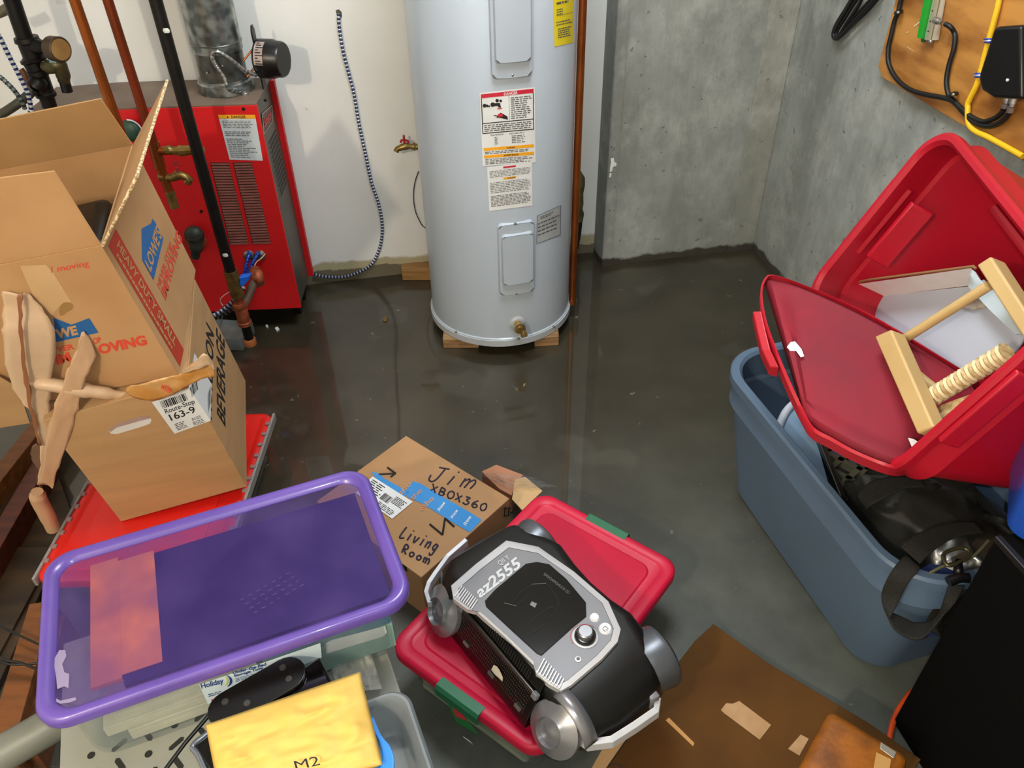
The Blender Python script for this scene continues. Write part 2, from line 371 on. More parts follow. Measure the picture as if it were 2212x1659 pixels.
# dabs of white paint and a small clip on the edge of the pilaster
fp = lambda p, o=0: hit(p, WP(0, -.005 - o, 0), NY)
decal([[(1319, 342), (1326, 341), (1327, 350), (1332, 352), (1331, 359), (1325, 360), (1322, 370), (1317, 372), (1318, 360), (1320, 350)],
       [(1317, 374), (1321, 374), (1320, 382), (1316, 384)]], fp, mat('white_splash', '#e8e8e4', .6), None, 'paint_drip', .002, label='white paint drips on the left edge of the concrete pilaster', category='paint')
t = thing('wall_clip', 'small grey metal clip on the white wall edge beside the pilaster', 'clip', on_back(.01)((1309, 268)))
b = MB(); q = on_back(.004)((1307, 268)); b.slab([q + EX * a + V((0, 0, c)) for a, c in ((-.012, -.010), (.014, -.010), (.014, .014), (-.012, .014))], NY * -.012); b.build('bracket', mat('clip_metal', '#8d928e', .5, .5), t)
b = MB(); b.sphere(q + EX * .016 - NY * .012, .004, 8); b.build('red_tip', mat('clip_red', '#c02540', .5), t, smooth=50)
# ---------------------------------------------------------------- common materials
kraft = mat('kraft_cardboard', '#ba8f61', .82, col2='#ad8254', scale=5, bump=.06, bscale=200)
kraft_in = mat('kraft_inner', '#c4a476', .85, col2='#c4a173', scale=5)
kraft_edge = mat('corrugated_edge', '#dcc6a0', .8, col2='#9d8057', scale=180, lo=.45, hi=.55)
kraft_dark = mat('aged_brown_cardboard', '#5a3a16', .85, col2='#4c3012', spec=.2, scale=6, bump=.08, bscale=120)
ink_red = mat('red_print', '#d8492e', .7); ink_blue = mat('blue_print', '#1f5f9c', .7); ink_blk = mat('black_print', '#1a1613', .7)
paper = mat('white_label_paper', '#dfe2e2', .55); print_gray = mat('small_print', '#6d7073', .7)
tape_tan = mat('brown_paper_tape', '#bf9a78', .6, col2='#b8916d', scale=5, bump=.5, bscale=30)
tape_gloss = mat('torn_kraft_tape', '#c9ab8c', .45, col2='#c3a27f', scale=5, bump=.5, bscale=35)
black_pl = mat('black_plastic', '#0c0c0d', .35, col2='#080808')
copper = mat('copper_pipe', '#b5652c', .35, .85, col2='#8d4a22', scale=18, stretch=(1, 1, .4))
iron = mat('black_iron', '#17130f', .45, .4, col2='#0c0a08', scale=25)
brass = mat('brass', '#a58a4e', .35, .85, col2='#7d6a3e', scale=40)
galv = mat('galvanized_steel', '#a8adab', .32, .9, col2='#6d7472', scale=30, detail=1, lo=.4, hi=.6)
rust = mat('rusty_pipe', '#a5552f', .6, .3, col2='#70361f', scale=40)
steel = mat('zinc_steel', '#c4c6c4', .3, .95)
rubber = mat('black_rubber_cable', '#131110', .5)
# ================================================================ water heater
HX, HY, HR, HZ0, HZ1 = -0.0368, 2.5396, 0.2564, 0.042, 1.62
hc = V((HX, HY, 0))
def on_cyl(p, o=0.0):
    d = ray(*p); R_ = HR + o; ox, oy = CP.x - HX, CP.y - HY
    a = d.x ** 2 + d.y ** 2; b_ = 2 * (ox * d.x + oy * d.y); c_ = ox * ox + oy * oy - R_ * R_
    D = b_ * b_ - 4 * a * c_
    t_ = (-b_ - sqrt(max(D, 0))) / (2 * a); return CP + d * t_
def cylpt(th, z_, o=0.0): return V((HX + (HR + o) * sin(th), HY - (HR + o) * cos(th), z_))
def th_z(p): q = on_cyl(p); return atan2(q.x - HX, -(q.y - HY)), q.z
t = thing('water_heater', 'tall light grey cylindrical electric water heater standing on wood blocks', 'water heater', (HX, HY, HZ0))
mHeat = mat('heater_enamel', '#b0bbc6', .33, col2='#aab5c1', scale=3, coat=.3)
mHeatR = mat('heater_ring', '#b2b8be', .35)
prof = [(0, HR - .01), (0, HR + .003), (.028, HR + .004), (.031, HR), (1.55, HR), (1.578, HR - .012), (1.578, .02)]
b = MB(); b.rings((HX, HY, HZ0), (0, 0, 1), prof, 96); b.build('tank_jacket', mHeat, t, smooth=30)
b = MB(); b.rings((HX, HY, HZ0), (0, 0, 1), [(0.0, HR + .002), (-.0, HR + .008), (.024, HR + .008), (.024, HR + .002)], 96); b.build('base_ring', mHeatR, t, smooth=30)
for p in ((985, 717), (1120, 731), (1196, 706)):
    q = on_cyl(p, .008); b = MB(); b.sphere(q, .005, 8); b.build('screw', steel, t, smooth=60)
def cyl_panel(name, th0, th1, z0, z1, off, rad, mm, par, th=.008):   # pressed panel with rounded corners wrapping the tank
    b = MB(); w_ = (th1 - th0) * HR; h_ = z1 - z0; cx = (th0 + th1) / 2; cz = (z0 + z1) / 2
    def loop(ins, o):
        pts = rr(w_ - 2 * ins, h_ - 2 * ins, max(rad - ins, .004), 5); return [cylpt(cx + q[0] / HR, cz + q[1], o) for q in pts]
    NS = 8
    b.loft([loop(0, off - .004), loop(0, off), loop(th * .5, off + th), ], False, False)
    # face as strips so it follows the curve
    L0 = loop(th * .5, off + th); 
    for i in range(NS):
        a0 = -w_ / 2 + th * .5 + (w_ - th) * i / NS; a1 = -w_ / 2 + th * .5 + (w_ - th) * (i + 1) / NS
        def hh(a):
            e = w_ / 2 - th * .5 - abs(a); r_ = rad - th * .5
            return h_ / 2 - th * .5 - (0 if e >= r_ else r_ - sqrt(max(0, r_ * r_ - (r_ - e) ** 2)))
        b.face([b.v(cylpt(cx + a0 / HR, cz - hh(a0), off + th)), b.v(cylpt(cx + a1 / HR, cz - hh(a1), off + th)), b.v(cylpt(cx + a1 / HR, cz + hh(a1), off + th)), b.v(cylpt(cx + a0 / HR, cz + hh(a0), off + th))])
    return b.build(name, mm, par, smooth=35)
for (a_, c_) in (((1073, 478), (1153, 638)),):
    t0, zt = th_z((1073, 482)); t1, _ = th_z((1153, 474)); _, zb = th_z((1080, 638))
    pn = cyl_panel('access_panel', t0, t1, zb, zt, 0, .018, mHeat, t, .010)
    cyl_panel('raised_field', t0 + .045, t1 - .03, zb + .045, zt - .035, .010, .014, mHeat, pn, .010)
    for q in ((1113, 483), (1115, 634)):
        b = MB(); b.sphere(on_cyl(q, .007), .005, 8); b.build('screw', steel, t, smooth=60)
t0, z0_ = th_z((1060, 160)); t1, _ = th_z((1149, 160)); _, zb = th_z((1100, 170))
pn = cyl_panel('access_panel', t0, t1, zb, zb + .42, 0, .018, mHeat, t, .010)
cyl_panel('raised_field', t0 + .045, t1 - .03, zb + .045, zb + .40, .010, .014, mHeat, pn, .010)
b = MB(); b.sphere(on_cyl((1107, 162), .007), .005, 8); b.build('screw', steel, t, smooth=60)
# labels
def flab(quad, name, m=paper, lift=.0008, **k):
    b = MB(); patch(b, quad, on_cyl, lift, 14, 4); return b.build(name, m, t, **k)
QL = [(1036, 201), (1155, 188), (1157, 351), (1043, 359)]
lb = flab(QL, 'danger_label', label='white warning label with red DANGER band')
cred = mat('label_red', '#c8243c', .5); camb = mat('label_amber', '#f0a81c', .5); lgrey = mat('label_grey_print', '#55585c', .6)
def cdec(u0, v0, u1, v1, m, nm, Q=QL, lift=.0014):
    b = MB(); patch(b, sub(Q, u0, v0, u1, v1), on_cyl, lift, 12); return b.build(nm, m, lb)
cdec(.02, .02, .98, .075, cred, 'red_band')
b = MB()
for (u0, v0, u1, v1) in ((.02, .075, .035, .56), (.965, .075, .98, .56), (.02, .415, .98, .427), (.02, .55, .98, .562), (.525, .075, .53, .415)): patch(b, sub(QL, u0, v0, u1, v1), on_cyl, .0015, 10 if u1 - u0 > .1 else 1, 4)
b.build('black_frame', ink_blk, lb)
def utxt(s, Q, u0, u1, v, h, m, nm='lettering', bold=.02, par=None, fn=on_cyl, lift=.0019):
    A = sub(Q, u0, v, u1, v + .01); return text(s, A[0], A[1], sub(Q, u0, v - h, u1, v)[0], fn, m, par or lb, nm, lift, bold)
utxt('DANGER', QL, .44, .69, .068, .038, paper)
b = MB(); small_print(b, sub(QL, .56, .10, .94, .40), on_cyl, 11, .0016, 3, .45, 6); small_print(b, sub(QL, .06, .44, .95, .54), on_cyl, 4, .0016, 4, .5, 12, ragged=.05)
small_print(b, sub(QL, .16, .578, .46, .60), on_cyl, 2, .0016, 5, .5, 5); small_print(b, sub(QL, .52, .578, .86, .60), on_cyl, 2, .0016, 6, .5, 5)
for i in range(5):
    small_print(b, sub(QL, .24, .615 + i * .022, .30, .63 + i * .022), on_cyl, 1, .0016, 7 + i, .6, 1, ragged=0); small_print(b, sub(QL, .56, .615 + i * .022, .82, .63 + i * .022), on_cyl, 1, .0016, 17 + i, .6, 4, ragged=.2)
small_print(b, sub(QL, .05, .805, .95, .845), on_cyl, 2, .0016, 8, .5, 12); small_print(b, sub(QL, .05, .905, .95, .985), on_cyl, 4, .0016, 9, .45, 12)
b.build('printed_text', lgrey, lb)
cdec(.03, .755, .97, .795, camb, 'amber_band'); cdec(.03, .855, .97, .895, camb, 'amber_band')
utxt('WARNING', QL, .46, .62, .788, .022, ink_blk); utxt('ADVERTENCIA', QL, .40, .68, .888, .024, ink_blk)
# tap pictogram: knobs, spout, hand
def disc(px, r, n=12): return [(px[0] + r * cos(2 * pi * k / n), px[1] + r * sin(2 * pi * k / n)) for k in range(n)]
zq = lambda x, y: (1020 + x / 5.53, 170 + y / 5.53)
decal([disc(zq(148, 322), 4.2), disc(zq(298, 262), 3.8), disc(zq(180, 325), 3), disc(zq(340, 265), 3), disc(zq(205, 330), 2), disc(zq(245, 310), 5),
       [zq(240, 295), zq(330, 290), zq(345, 345), zq(315, 345), zq(305, 325), zq(240, 330)],
       [zq(262, 432), zq(300, 440), zq(340, 405), zq(420, 450), zq(428, 490), zq(340, 470), zq(280, 462), zq(300, 450), zq(258, 445)]], on_cyl, ink_blk, lb, 'tap_pictogram', .0017)
decal([[zq(310, 420), zq(360, 415), zq(370, 450), zq(312, 460)], [zq(300, 353), zq(357, 347), zq(357, 360), zq(300, 366)]], on_cyl, cred, lb, 'pictogram_red', .0022)
QM = [(1052, 361), (1149, 350), (1150, 444), (1057, 456)]
lb2 = flab(QM, 'lower_label', label='smaller white label of fine print'); lbk = lb; lb = lb2
b = MB(); small_print(b, sub(QM, .05, .10, .97, .26), on_cyl, 5, .0015, 21, .4, 12, ragged=.05); small_print(b, sub(QM, .05, .36, .97, .62), on_cyl, 7, .0015, 22, .4, 12, ragged=.1)
small_print(b, sub(QM, .05, .66, .97, .92), on_cyl, 8, .0015, 23, .5, 12, ragged=.1); b.build('printed_text', print_gray, lb)
cdec(.36, .03, .64, .07, cred, 'red_tab', QM); cdec(.36, .28, .64, .325, camb, 'amber_tab', QM)
utxt('WARNING', QM, .44, .62, .32, .028, ink_blk)
QS = [(1160, 466), (1212, 443), (1211, 508), (1159, 527)]
lb3 = flab(QS, 'rating_label', mat('grey_label', '#aab0b4', .5), label='grey rating plate of small print'); lb = lb3
b = MB(); small_print(b, sub(QS, .15, .08, .7, .2), on_cyl, 2, .0015, 31, .5, 6)
for i in range(4): small_print(b, sub(QS, .05, .28 + i * .13, .95, .36 + i * .13), on_cyl, 1, .0015, 32 + i, .5, 8)
for (u0, v0, u1, v1) in ((0, 0, 1, .012), (0, .985, 1, 1), (0, 0, .02, 1), (.98, 0, 1, 1), (.05, .27, .95, .275), (.05, .40, .95, .405), (.05, .53, .95, .535)): patch(b, sub(QS, u0, v0, u1, v1), on_cyl, .0015, 6)
b.build('printed_text', lgrey, lb)
QE = [(1193, -90), (1243, -100), (1238, 92), (1198, 101)]
lb = flab(QE, 'energy_label', mat('yellow_label', '#e8d51c', .5), label='bright yellow energy label')
b = MB(); small_print(b, sub(QE, .15, .50, .8, .53), on_cyl, 1, .0015, 40, .8, 4); small_print(b, sub(QE, .15, .58, .5, .66), on_cyl, 3, .0015, 41, .4, 4); small_print(b, sub(QE, .12, .72, .95, .78), on_cyl, 2, .0015, 42, .4, 8)
small_print(b, sub(QE, .2, .80, .9, .92), on_cyl, 5, .0015, 43, .5, 7); patch(b, sub(QE, .12, .655, .95, .66), on_cyl, .0015, 3); b.build('printed_text', lgrey, lb)
# drain valve
th_, z_ = th_z((1117, 697)); q = cylpt(th_, z_); nd = V((sin(th_), -cos(th_), 0))
dv = MB(); dv.rings(q, nd, [(0, .022), (.002, .030), (.004, .022), (.006, .02)], 20); dv.build('valve_collar', mHeatR, t, smooth=40)
dv = MB(); dv.rings(q, nd, [(0, .013), (.03, .013), (.031, .019), (.040, .020), (.042, .012), (.046, .011)], 16)
dv.tube([q + nd * .022, q + nd * .03 + V((.012, 0, -.014)), q + nd * .034 + V((.016, 0, -.034))], [.011, .012, .013], 12); dv.build('drain_valve', mat('bright_brass', '#c9a868', .25, .9), t, smooth=45, label='brass drain valve')
# blocks under the heater
wood = mat('pine_block', '#9b7a52', .6, col2='#7a5a38', scale=12, stretch=(1, 6, 6)); 
for quad, lab in (([(958, 738), (958, 752), (1034, 752), (1034, 738)], 'wood block under the left side of the grey water heater'), ([(1152, 732), (1155, 749), (1207, 746), (1206, 728)], 'wood block under the right side of the grey water heater')):
    A = on_z(0.0)(quad[1]); B_ = on_z(0.0)(quad[2]); b = MB(); dy = V((0, .42, 0)) + (B_ - A) * 0
    b.slab([A, B_, B_ + dy, A + dy], (0, 0, .040)); b.build('wood_block', wood, None, bevel=.002, label=lab, category='wood block', group='blocks under the water heater')
# discharge pipe on the right of the heater
b = MB(); bot = None
dr = ray(1223, 656); dxy = V((dr.x, dr.y, 0)).normalized(); oc = V((HX, HY, 0)); tt = oc.dot(dxy); s_ = tt / V((dr.x, dr.y, 0)).length
bot = CP + dr * s_ ; 
off = (V((bot.x, bot.y, 0)) - oc); k = (HR + .0145) / off.length; bot2 = oc + off * k
b.cyl((bot2.x, bot2.y, bot.z), (bot2.x, bot2.y, 1.75), .0125, 20); b.build('discharge_pipe', copper, None, smooth=40, label='straight copper discharge pipe running down the right side of the water heater', category='pipe')
# ================================================================ red boiler
BY = 0.0394; bx = V((cos(BY), sin(BY), 0)); by = V((-sin(BY), cos(BY), 0)); BK = 0.829
BC = V((-0.937 * BK, 2.99 * BK, 0))            # bottom front right corner, on the floor plan
BZ0, BZ1, BD, BW = 1.7 - 1.941 * BK, 1.7 - 1.031 * BK, .25, .70
def bpnt(u, v_, z_): return BC + bx * u + by * v_ + V((0, 0, z_))
mRed = mat('boiler_red', '#d3151a', .45, col2='#c51217', scale=4); mBrn = mat('boiler_top_brown', '#6d5a4c', .6, col2='#7c6b5c', scale=6)
mSide = mat('boiler_side_grey', '#5d5a50', .45, .3, col2='#4b4840', scale=7)
t = thing('boiler', 'red sheet metal boiler with louvred front and grey flue on its brown top', 'boiler', bpnt(-BW / 2, BD / 2, 0.0))
b = MB(); b.slab([bpnt(-BW, 0, BZ0), bpnt(0, 0, BZ0), bpnt(0, .012, BZ0), bpnt(-BW, .012, BZ0)], (0, 0, BZ1 - BZ0)); b.build('front_panel', mRed, t, bevel=.002)
b = MB(); b.slab([bpnt(-BW, .0, BZ1), bpnt(0, 0, BZ1), bpnt(0, BD, BZ1), bpnt(-BW, BD, BZ1)], (0, 0, .006)); b.build('top_panel', mBrn, t, bevel=.001)
b = MB(); b.slab([bpnt(-BW, .012, BZ0), bpnt(-.006, .012, BZ0), bpnt(-.006, BD, BZ0), bpnt(-BW, BD, BZ0)], (0, 0, BZ1 - BZ0)); b.build('side_panel', mSide, t)
b = MB(); b.slab([bpnt(-.01, BD - .022, BZ0), bpnt(.012, BD - .022, BZ0), bpnt(.012, BD, BZ0), bpnt(-.01, BD, BZ0)], (0, 0, BZ1 - BZ0)); b.build('rear_flange', mRed, t, bevel=.001)
for u in (-BW + .04, -.06): 
    for v_ in (.10, BD - .05): b = MB(); b.slab([bpnt(u, v_, 0), bpnt(u + .03, v_, 0), bpnt(u + .03, v_ + .03, 0), bpnt(u, v_ + .03, 0)], (0, 0, BZ0)); b.build('foot', iron, t)
fB = on_pl(bpnt(0, 0, 0), by); fS = on_pl(bpnt(-.006, 0, 0), bx)
mLouv = mat('louvre_pink', '#c58a80', .5, col2='#b0766c', scale=30); mDarkL = mat('louvre_slot', '#2a0d0b', .7)
for Q in ([(454, 351), (494, 351), (538, 527.5), (497, 529)], [(503, 351), (543, 350), (585.5, 526), (546, 527.5)]):
    b = MB(); patch(b, Q, fB, .0008); pl = b.build('louvre_column', mDarkL, t)
    b = MB(); n_ = 30
    for i in range(n_):
        q0 = sub(Q, .03, (i + .28) / n_, .99, (i + .98) / n_)
        P_ = [fB(q0[3], .001), fB(q0[2], .001), fB(q0[1], .006), fB(q0[0], .006)]; P2 = [fB(q0[0], .001), fB(q0[1], .001)]
        b.poly([P_[0], P_[1], P_[2], P_[3]]); b.poly([P_[3], P_[2], P2[1], P2[0]])
    b.build('louvre_blades', mLouv, pl)
QD = [(471, 248), (551, 248), (568, 347), (496, 345)]
b = MB(); patch(b, QD, fB, .0009); lb = b.build('danger_label', mat('pale_label', '#c9d2d6', .5), t, label='pale label with orange DANGER header')
b = MB(); patch(b, sub(QD, 0, 0, 1, .085), fB, .0015); b.build('orange_header', camb, lb)
utxt('DANGER', QD, .34, .74, .075, .06, ink_blk, par=lb, fn=fB)
decal([[(489.5, 255), (494, 255), (491.5, 250)]], fB, ink_blk, lb, 'warning_triangle', .002)
b = MB(); small_print(b, sub(QD, .06, .12, .95, .30), fB, 5, .0015, 50, .4, 9, ragged=.2); small_print(b, sub(QD, .06, .36, .95, .48), fB, 3, .0015, 51, .4, 9, ragged=.6); small_print(b, sub(QD, .06, .52, .95, .96), fB, 11, .0015, 52, .4, 9, ragged=.5); b.build('printed_text', print_gray, lb)
for q in ((526, 235), (435, 456), (573, 216)):
    P_ = fB(q); b = MB(); b.rings(P_, -by, [(0, .005), (.003, .005), (.0035, .003)], 12); b.build('screw', iron, t)
# knockouts, conduit entries
# badge and slots on the grey side
QB = [(566, 246), (588, 226), (589, 262), (570, 292)]
b = MB(); patch(b, QB, fS, .002); bd = b.build('name_badge', mat('badge_maroon', '#4a1512', .4), t, label='dark red name badge')
b = MB()
for s4 in (sub(QB, 0, 0, 1, .05), sub(QB, 0, .95, 1, 1), sub(QB, 0, 0, .06, 1), sub(QB, .94, 0, 1, 1)): patch(b, s4, fS, .003)
b.build('badge_rim', mat('badge_cream', '#b9a58a', .4), bd)
utxt('Smith', QB, .12, .9, .72, .42, mat('badge_red', '#d33a34', .5), par=bd, fn=fS, lift=.0035)
b = MB()
for i in range(12):
    a0 = .05 + i * .017; b.slab([bpnt(-.004, .07, BZ1 - a0 - .1), bpnt(-.004, .19, BZ1 - a0 - .1), bpnt(-.004, .19, BZ1 - a0 - .104), bpnt(-.004, .07, BZ1 - a0 - .104)], bx * .001)
b.build('side_vents', iron, t)
# ================================================================ flue
top = on_z(BZ1)
fc = top((492, 196)); FR = .0765
t = thing('flue_pipe', 'galvanized metal flue pipe rising from the red boiler', 'flue pipe', (fc.x, fc.y, BZ1 + .006))
b = MB(); b.rings((fc.x, fc.y, BZ1 + .0065), (0, 0, 1), [(0, FR + .012), (.03, FR + .010), (.034, FR + .004), (.04, FR + .003)], 40); b.build('collar', galv, t, smooth=35)
b = MB(); b.rings((fc.x, fc.y, BZ1 + .035), (0, 0, 1), [(0, FR - .003), (.115, FR - .003), (.12, FR + .003), (.125, FR - .001)], 40); b.build('lower_section', mat('dull_galvanized', '#7d807a', .35, .85, col2='#5a5d58', scale=25), t, smooth=35)
b = MB(); b.rings((fc.x, fc.y, BZ1 + .13), (0, 0, 1), [(0, FR + .001), (.35, FR + .001), (.353, FR + .004), (.357, FR + .001), (1.0, FR + .001)], 40); b.build('upper_section', galv, t, smooth=35)
for a, zz in ((-1.9, .08), (-1.2, .1), (-.6, .1), (-2.4, .3), (-1.3, .02)):
    b = MB(); b.sphere((fc.x + (FR + .002) * cos(a), fc.y + (FR + .002) * sin(a), BZ1 + zz), .004, 8); b.build('screw', steel, t, smooth=60)
fF = on_pl(fc, by)
# damper motor: drum with label beside the flue
mc = fF((578, 127)); ax = (bx * .97 + V((0, -.25, 0))).normalized()
t = thing('damper_motor', 'round black vent damper motor mounted beside the metal flue', 'damper motor', tuple(mc))
b = MB(); b.rings(mc - ax * .028, ax, [(0, .050), (.004, .059), (.05, .059), (.058, .055), (.078, .054), (.084, .050)], 40); b.build('housing', black_pl, t, smooth=35)
b = MB(); b.slab([mc - ax * .034 + V((0, 0, c)) + by * a for a, c in ((-.02, -.09), (.02, -.09), (.02, .085), (.008, .1), (-.008, .1), (-.02, .085))], ax * .005); b.build('mounting_plate', iron, t, bevel=.001)
b = MB(); b.tube([mc - ax * .03 + V((0, 0, -.01)), V((fc.x + FR - .001, fc.y - .01, mc.z - .05))], .004, 8); b.tube([mc - ax * .03 + V((0, 0, .04)), V((fc.x + FR - .001, fc.y - .01, mc.z + .0))], .003, 8); b.build('linkage', copper, t)
up = V((0, 0, 1)); e = (up - ax * up.dot(ax)).normalized(); f = ax.cross(e)
tc_ = CP - mc; ac_ = atan2(f.dot(tc_), e.dot(tc_))
b = MB(); G = []
for j in range(13):
    a = ac_ - .95 + 1.3 * j / 12; G.append([b.v(mc + ax * s_ + (e * cos(a) + f * sin(a)) * .0598) for s_ in (-.018, .012)])
for j in range(12): b.face([G[j][0], G[j][1], G[j + 1][1], G[j + 1][0]])
md_l = b.build('silver_label', mat('silver_pink_label', '#c9b4ac', .3, .5), t, label='silver label')
b = MB()
for j in range(9):
    a = ac_ - .85 + 1.1 * j / 8; L_ = .006 + .005 * (j % 3)
    b.poly([mc + ax * s_ + (e * cos(a + da) + f * sin(a + da)) * .0604 for s_, da in ((-.012, 0), (-.012 + L_ * 1.6, 0), (-.012 + L_ * 1.6, .05), (-.012, .05))])
b.build('printed_text', ink_blk, md_l)
# flexible metal conduit loop from motor to boiler top
pf = lambda x, y, d=0.0: fF((x, y), 0) + V((0, -d, 0))
b = MB(); b.ribbed([pf(563, 152, .05), pf(540, 137, .07), pf(512, 108, .09), pf(488, 91, .10), pf(478, 100, .10), pf(484, 118, .10), pf(502, 145, .10), pf(515, 172, .10), fB((532, 205)) + V((0, .05, 0)) if False else top((531, 206)) + V((0, 0, .015))], .0065, .007)
b.build('metal_conduit', [steel, galv], None, label='flexible silver metal conduit looping from the damper motor to the boiler top', category='conduit', smooth=60)
b = MB(); q = top((531, 209)); b.rings(q + V((0, 0, .0065)), (0, 0, 1), [(0, .012), (.006, .012), (.007, .009), (.014, .009)], 14); b.build('conduit_connector', steel, None, label='small zinc conduit connector on the boiler top', category='connector', smooth=40)
# ================================================================ pipes
pc = on_z(.09)((541, 742)); PX, PY = pc.x, pc.y
def on_v(x, y):    # plane through (x, y) facing the camera
    n = V((x, y, 0)).normalized(); return on_pl(V((x, y, 0)), n)
fp1 = on_v(PX, PY)
def gz(p): return fp1(p).z
t = thing('gas_pipe', 'vertical black gas pipe with drip leg and brass valve in front of the red boiler', 'gas pipe', (PX, PY, gz((541, 742))))
zv = gz((505, 590)); b = MB(); b.cyl((PX, PY, zv), (PX, PY, 1.9), .0175, 20); b.build('riser', iron, t, smooth=40)
def seg(z0, z1, r, m, nm, sides=20, **k): b = MB(); b.cyl((PX, PY, z0), (PX, PY, z1), r, sides); return b.build(nm, m, t, smooth=30 if sides > 8 else None, **k)
z1_, z2_, z3_, z4_, z5_ = gz((508, 598)), gz((515, 632)), gz((522, 652)), gz((531, 700)), gz((540, 730))
seg(z1_ - .005, zv + .012, .024, brass, 'valve_nut', 6); seg(z2_ + .012, z1_, .021, brass, 'valve_body'); seg(z2_ - .012, z2_ + .02, .024, brass, 'valve_nut', 6)
seg(z3_, z2_, .016, rust, 'nipple'); b = MB(); b.rings((PX, PY, z4_), (0, 0, 1), [(0, .023), (.012, .024), (.014, .021), (z3_ - z4_ - .014, .021), (z3_ - z4_ - .012, .025), (z3_ - z4_, .024)], 20)
tz = (z3_ + z4_) / 2 + .012
b.build('tee', rust, t, smooth=40)
seg(z5_, z4_, .016, iron, 'drip_nipple'); b = MB(); b.rings((PX, PY, gz((541, 746))), (0, 0, 1), [(0, .016), (.004, .021), (.026, .022), (.03, .019)], 16); b.build('cap', mat('rust_cap', '#b46a35', .6, .2, col2='#8f4d26'), t, smooth=40)
el = fp1((548, 612)) + V((0, .05, 0)); el2 = fB((552, 600), 0)
b = MB(); b.tube([V((PX, PY, tz - .0)), V((PX + .02, PY + .03, tz + .03)), el], .014, 12, smooth=5); b.build('side_pipe', mat('brown_grey_pipe', '#7a6454', .55, .3, col2='#5f4e42'), t, smooth=50)
b = MB(); b.tube([el + V((0, 0, -.03)), el, (el + el2) / 2 + V((0, 0, .02)), el2 + V((0, .004, 0))], [.019, .021, .021, .018], 14, smooth=5); b.build('elbow', rust, t, smooth=50)
for p in ((360, 62), (486, 546)):
    q = fp1(p); b = MB(); b.sphere((q.x * .994, PY - .017, q.z), .008, 8, (1.2, .5, 1)); b.build('paint_spot', mat('white_fleck', '#d9dcd2', .6), t, smooth=60)
b = MB(); q = fp1((527, 608)); b.cyl(q, V((PX, PY, q.z)), .009, 12); b.cyl(q + V((-.04, -.01, .0)), q + V((-.035, -.012, -.03)), .009, 10); b.build('valve_outlet', brass, t, smooth=40)
# blue tape and cables near the valve
b = MB(); Qp = [fp1(z4(*p, 400, 480, 5.53), .012) + V((0, 0.0, 0)) for p in ((643, 665), (770, 640), (765, 690), (690, 770), (655, 760))]
b.slab(Qp, V((0, .022, 0))); b.build('blue_tape', mat('blue_tape', '#1566d8', .5), None, label='bright blue tape wrapped around cables at the brass gas valve', category='tape', bevel=.002)
mcable = None
def mc_mat(name, a, bb): return [mat(name + '_a', a, .35, .3), mat(name + '_b', bb, .35, .4)]
cabBlue = mc_mat('blue_armoured_cable', '#12307c', '#2a57c8'); cabBW = mc_mat('blue_white_cable', '#16265e', '#c9ced0'); cabG = mc_mat('green_armoured_cable', '#1d2b2c', '#67706c')
pb = lambda x, y, d=.02: fB(z4(x, y, 400, 480, 5.53), d)
for i, pts in enumerate(([(775, 355), (760, 400), (735, 480), (710, 600), (700, 660)], [(885, 350), (850, 410), (800, 500), (760, 590), (730, 660)])):
    P_ = [pb(x, y, .012 + .06 * (k / 4) ** 1.5) for k, (x, y) in enumerate(pts)]; P_[0] = pb(*pts[0], -.004)
    b = MB(); b.ribbed(P_, .0065, .006); b.build('armoured_cable', cabBlue, None, label=('left' if i == 0 else 'right') + ' of the two blue cables entering the lower front of the red boiler', category='cable', group='blue cables into the boiler front', smooth=60)
for x, y in ((765, 395), (900, 395)):
    b = MB(); b.rings(pb(x, y, 0), -by, [(0, .020), (.003, .019), (.006, .012), (.012, .011)], 16); b.build('cable_clamp', galv, None, label='round grey cable clamp under the ' + ('left' if x < 800 else 'right') + ' blue cable on the red boiler', category='clamp', group='cable clamps on the boiler', smooth=40)
b = MB(); b.tube([pb(955, 380, .01), pb(900, 440, .03), pb(850, 480, .04), pb(800, 580, .06), pb(735, 645, .075)], .0022, 6, smooth=6); b.build('thin_wire', mat('cream_wire', '#c9a98c', .5), None, label='thin cream wire hanging beside the right blue cable on the boiler', category='wire', smooth=60)
b = MB(); b.tube([fp1(z4(*p, 400, 480, 5.53), .01) for p in ((530, 835), (470, 870), (420, 920), (430, 970), (455, 1015))] + [on_z(.06)(z4(440, 1150, 400, 480, 5.53)), on_z(.05)(z4(385, 1195, 400, 480, 5.53))], .0018, 6, smooth=6); b.build('thin_wire', mat('pink_wire', '#b98c84', .5), None, label='thin pinkish wire curling down from the brass gas valve to the floor', category='wire', smooth=60)
b = MB(); b.ribbed([fp1(z4(*p, 400, 480, 5.53), -.03) for p in ((700, 770), (670, 820), (585, 930), (520, 990), (420, 1070), (345, 1110), (280, 1130))], .0075, .007); b.build('armoured_cable', cabBW, None, label='blue and white striped cable curving behind the gas drip leg', category='cable', smooth=60)
b = MB(); b.ribbed([fp1(z4(*p, 400, 480, 5.53), -.04) for p in ((640, 900), (590, 990), (520, 1060), (440, 1110), (365, 1140), (290, 1150))], .0075, .007); b.build('armoured_cable', cabG, None, label='dull green striped cable just below the blue and white one at the boiler foot', category='cable', smooth=60)
# grey block under the boiler front
q = on_z(0.0)((497, 765)); b = MB(M.Translation((q.x, q.y + .02, 0)) @ M.Rotation(-.15, 4, 'Z')); b.box((-.10, 0, 0), (.045, .12, .055), .006); b.build('grey_block', mat('grey_painted_block', '#747c7d', .5, col2='#5d6157', scale=12), None, label='worn grey painted block on the floor beneath the boiler front', category='block', smooth=35)
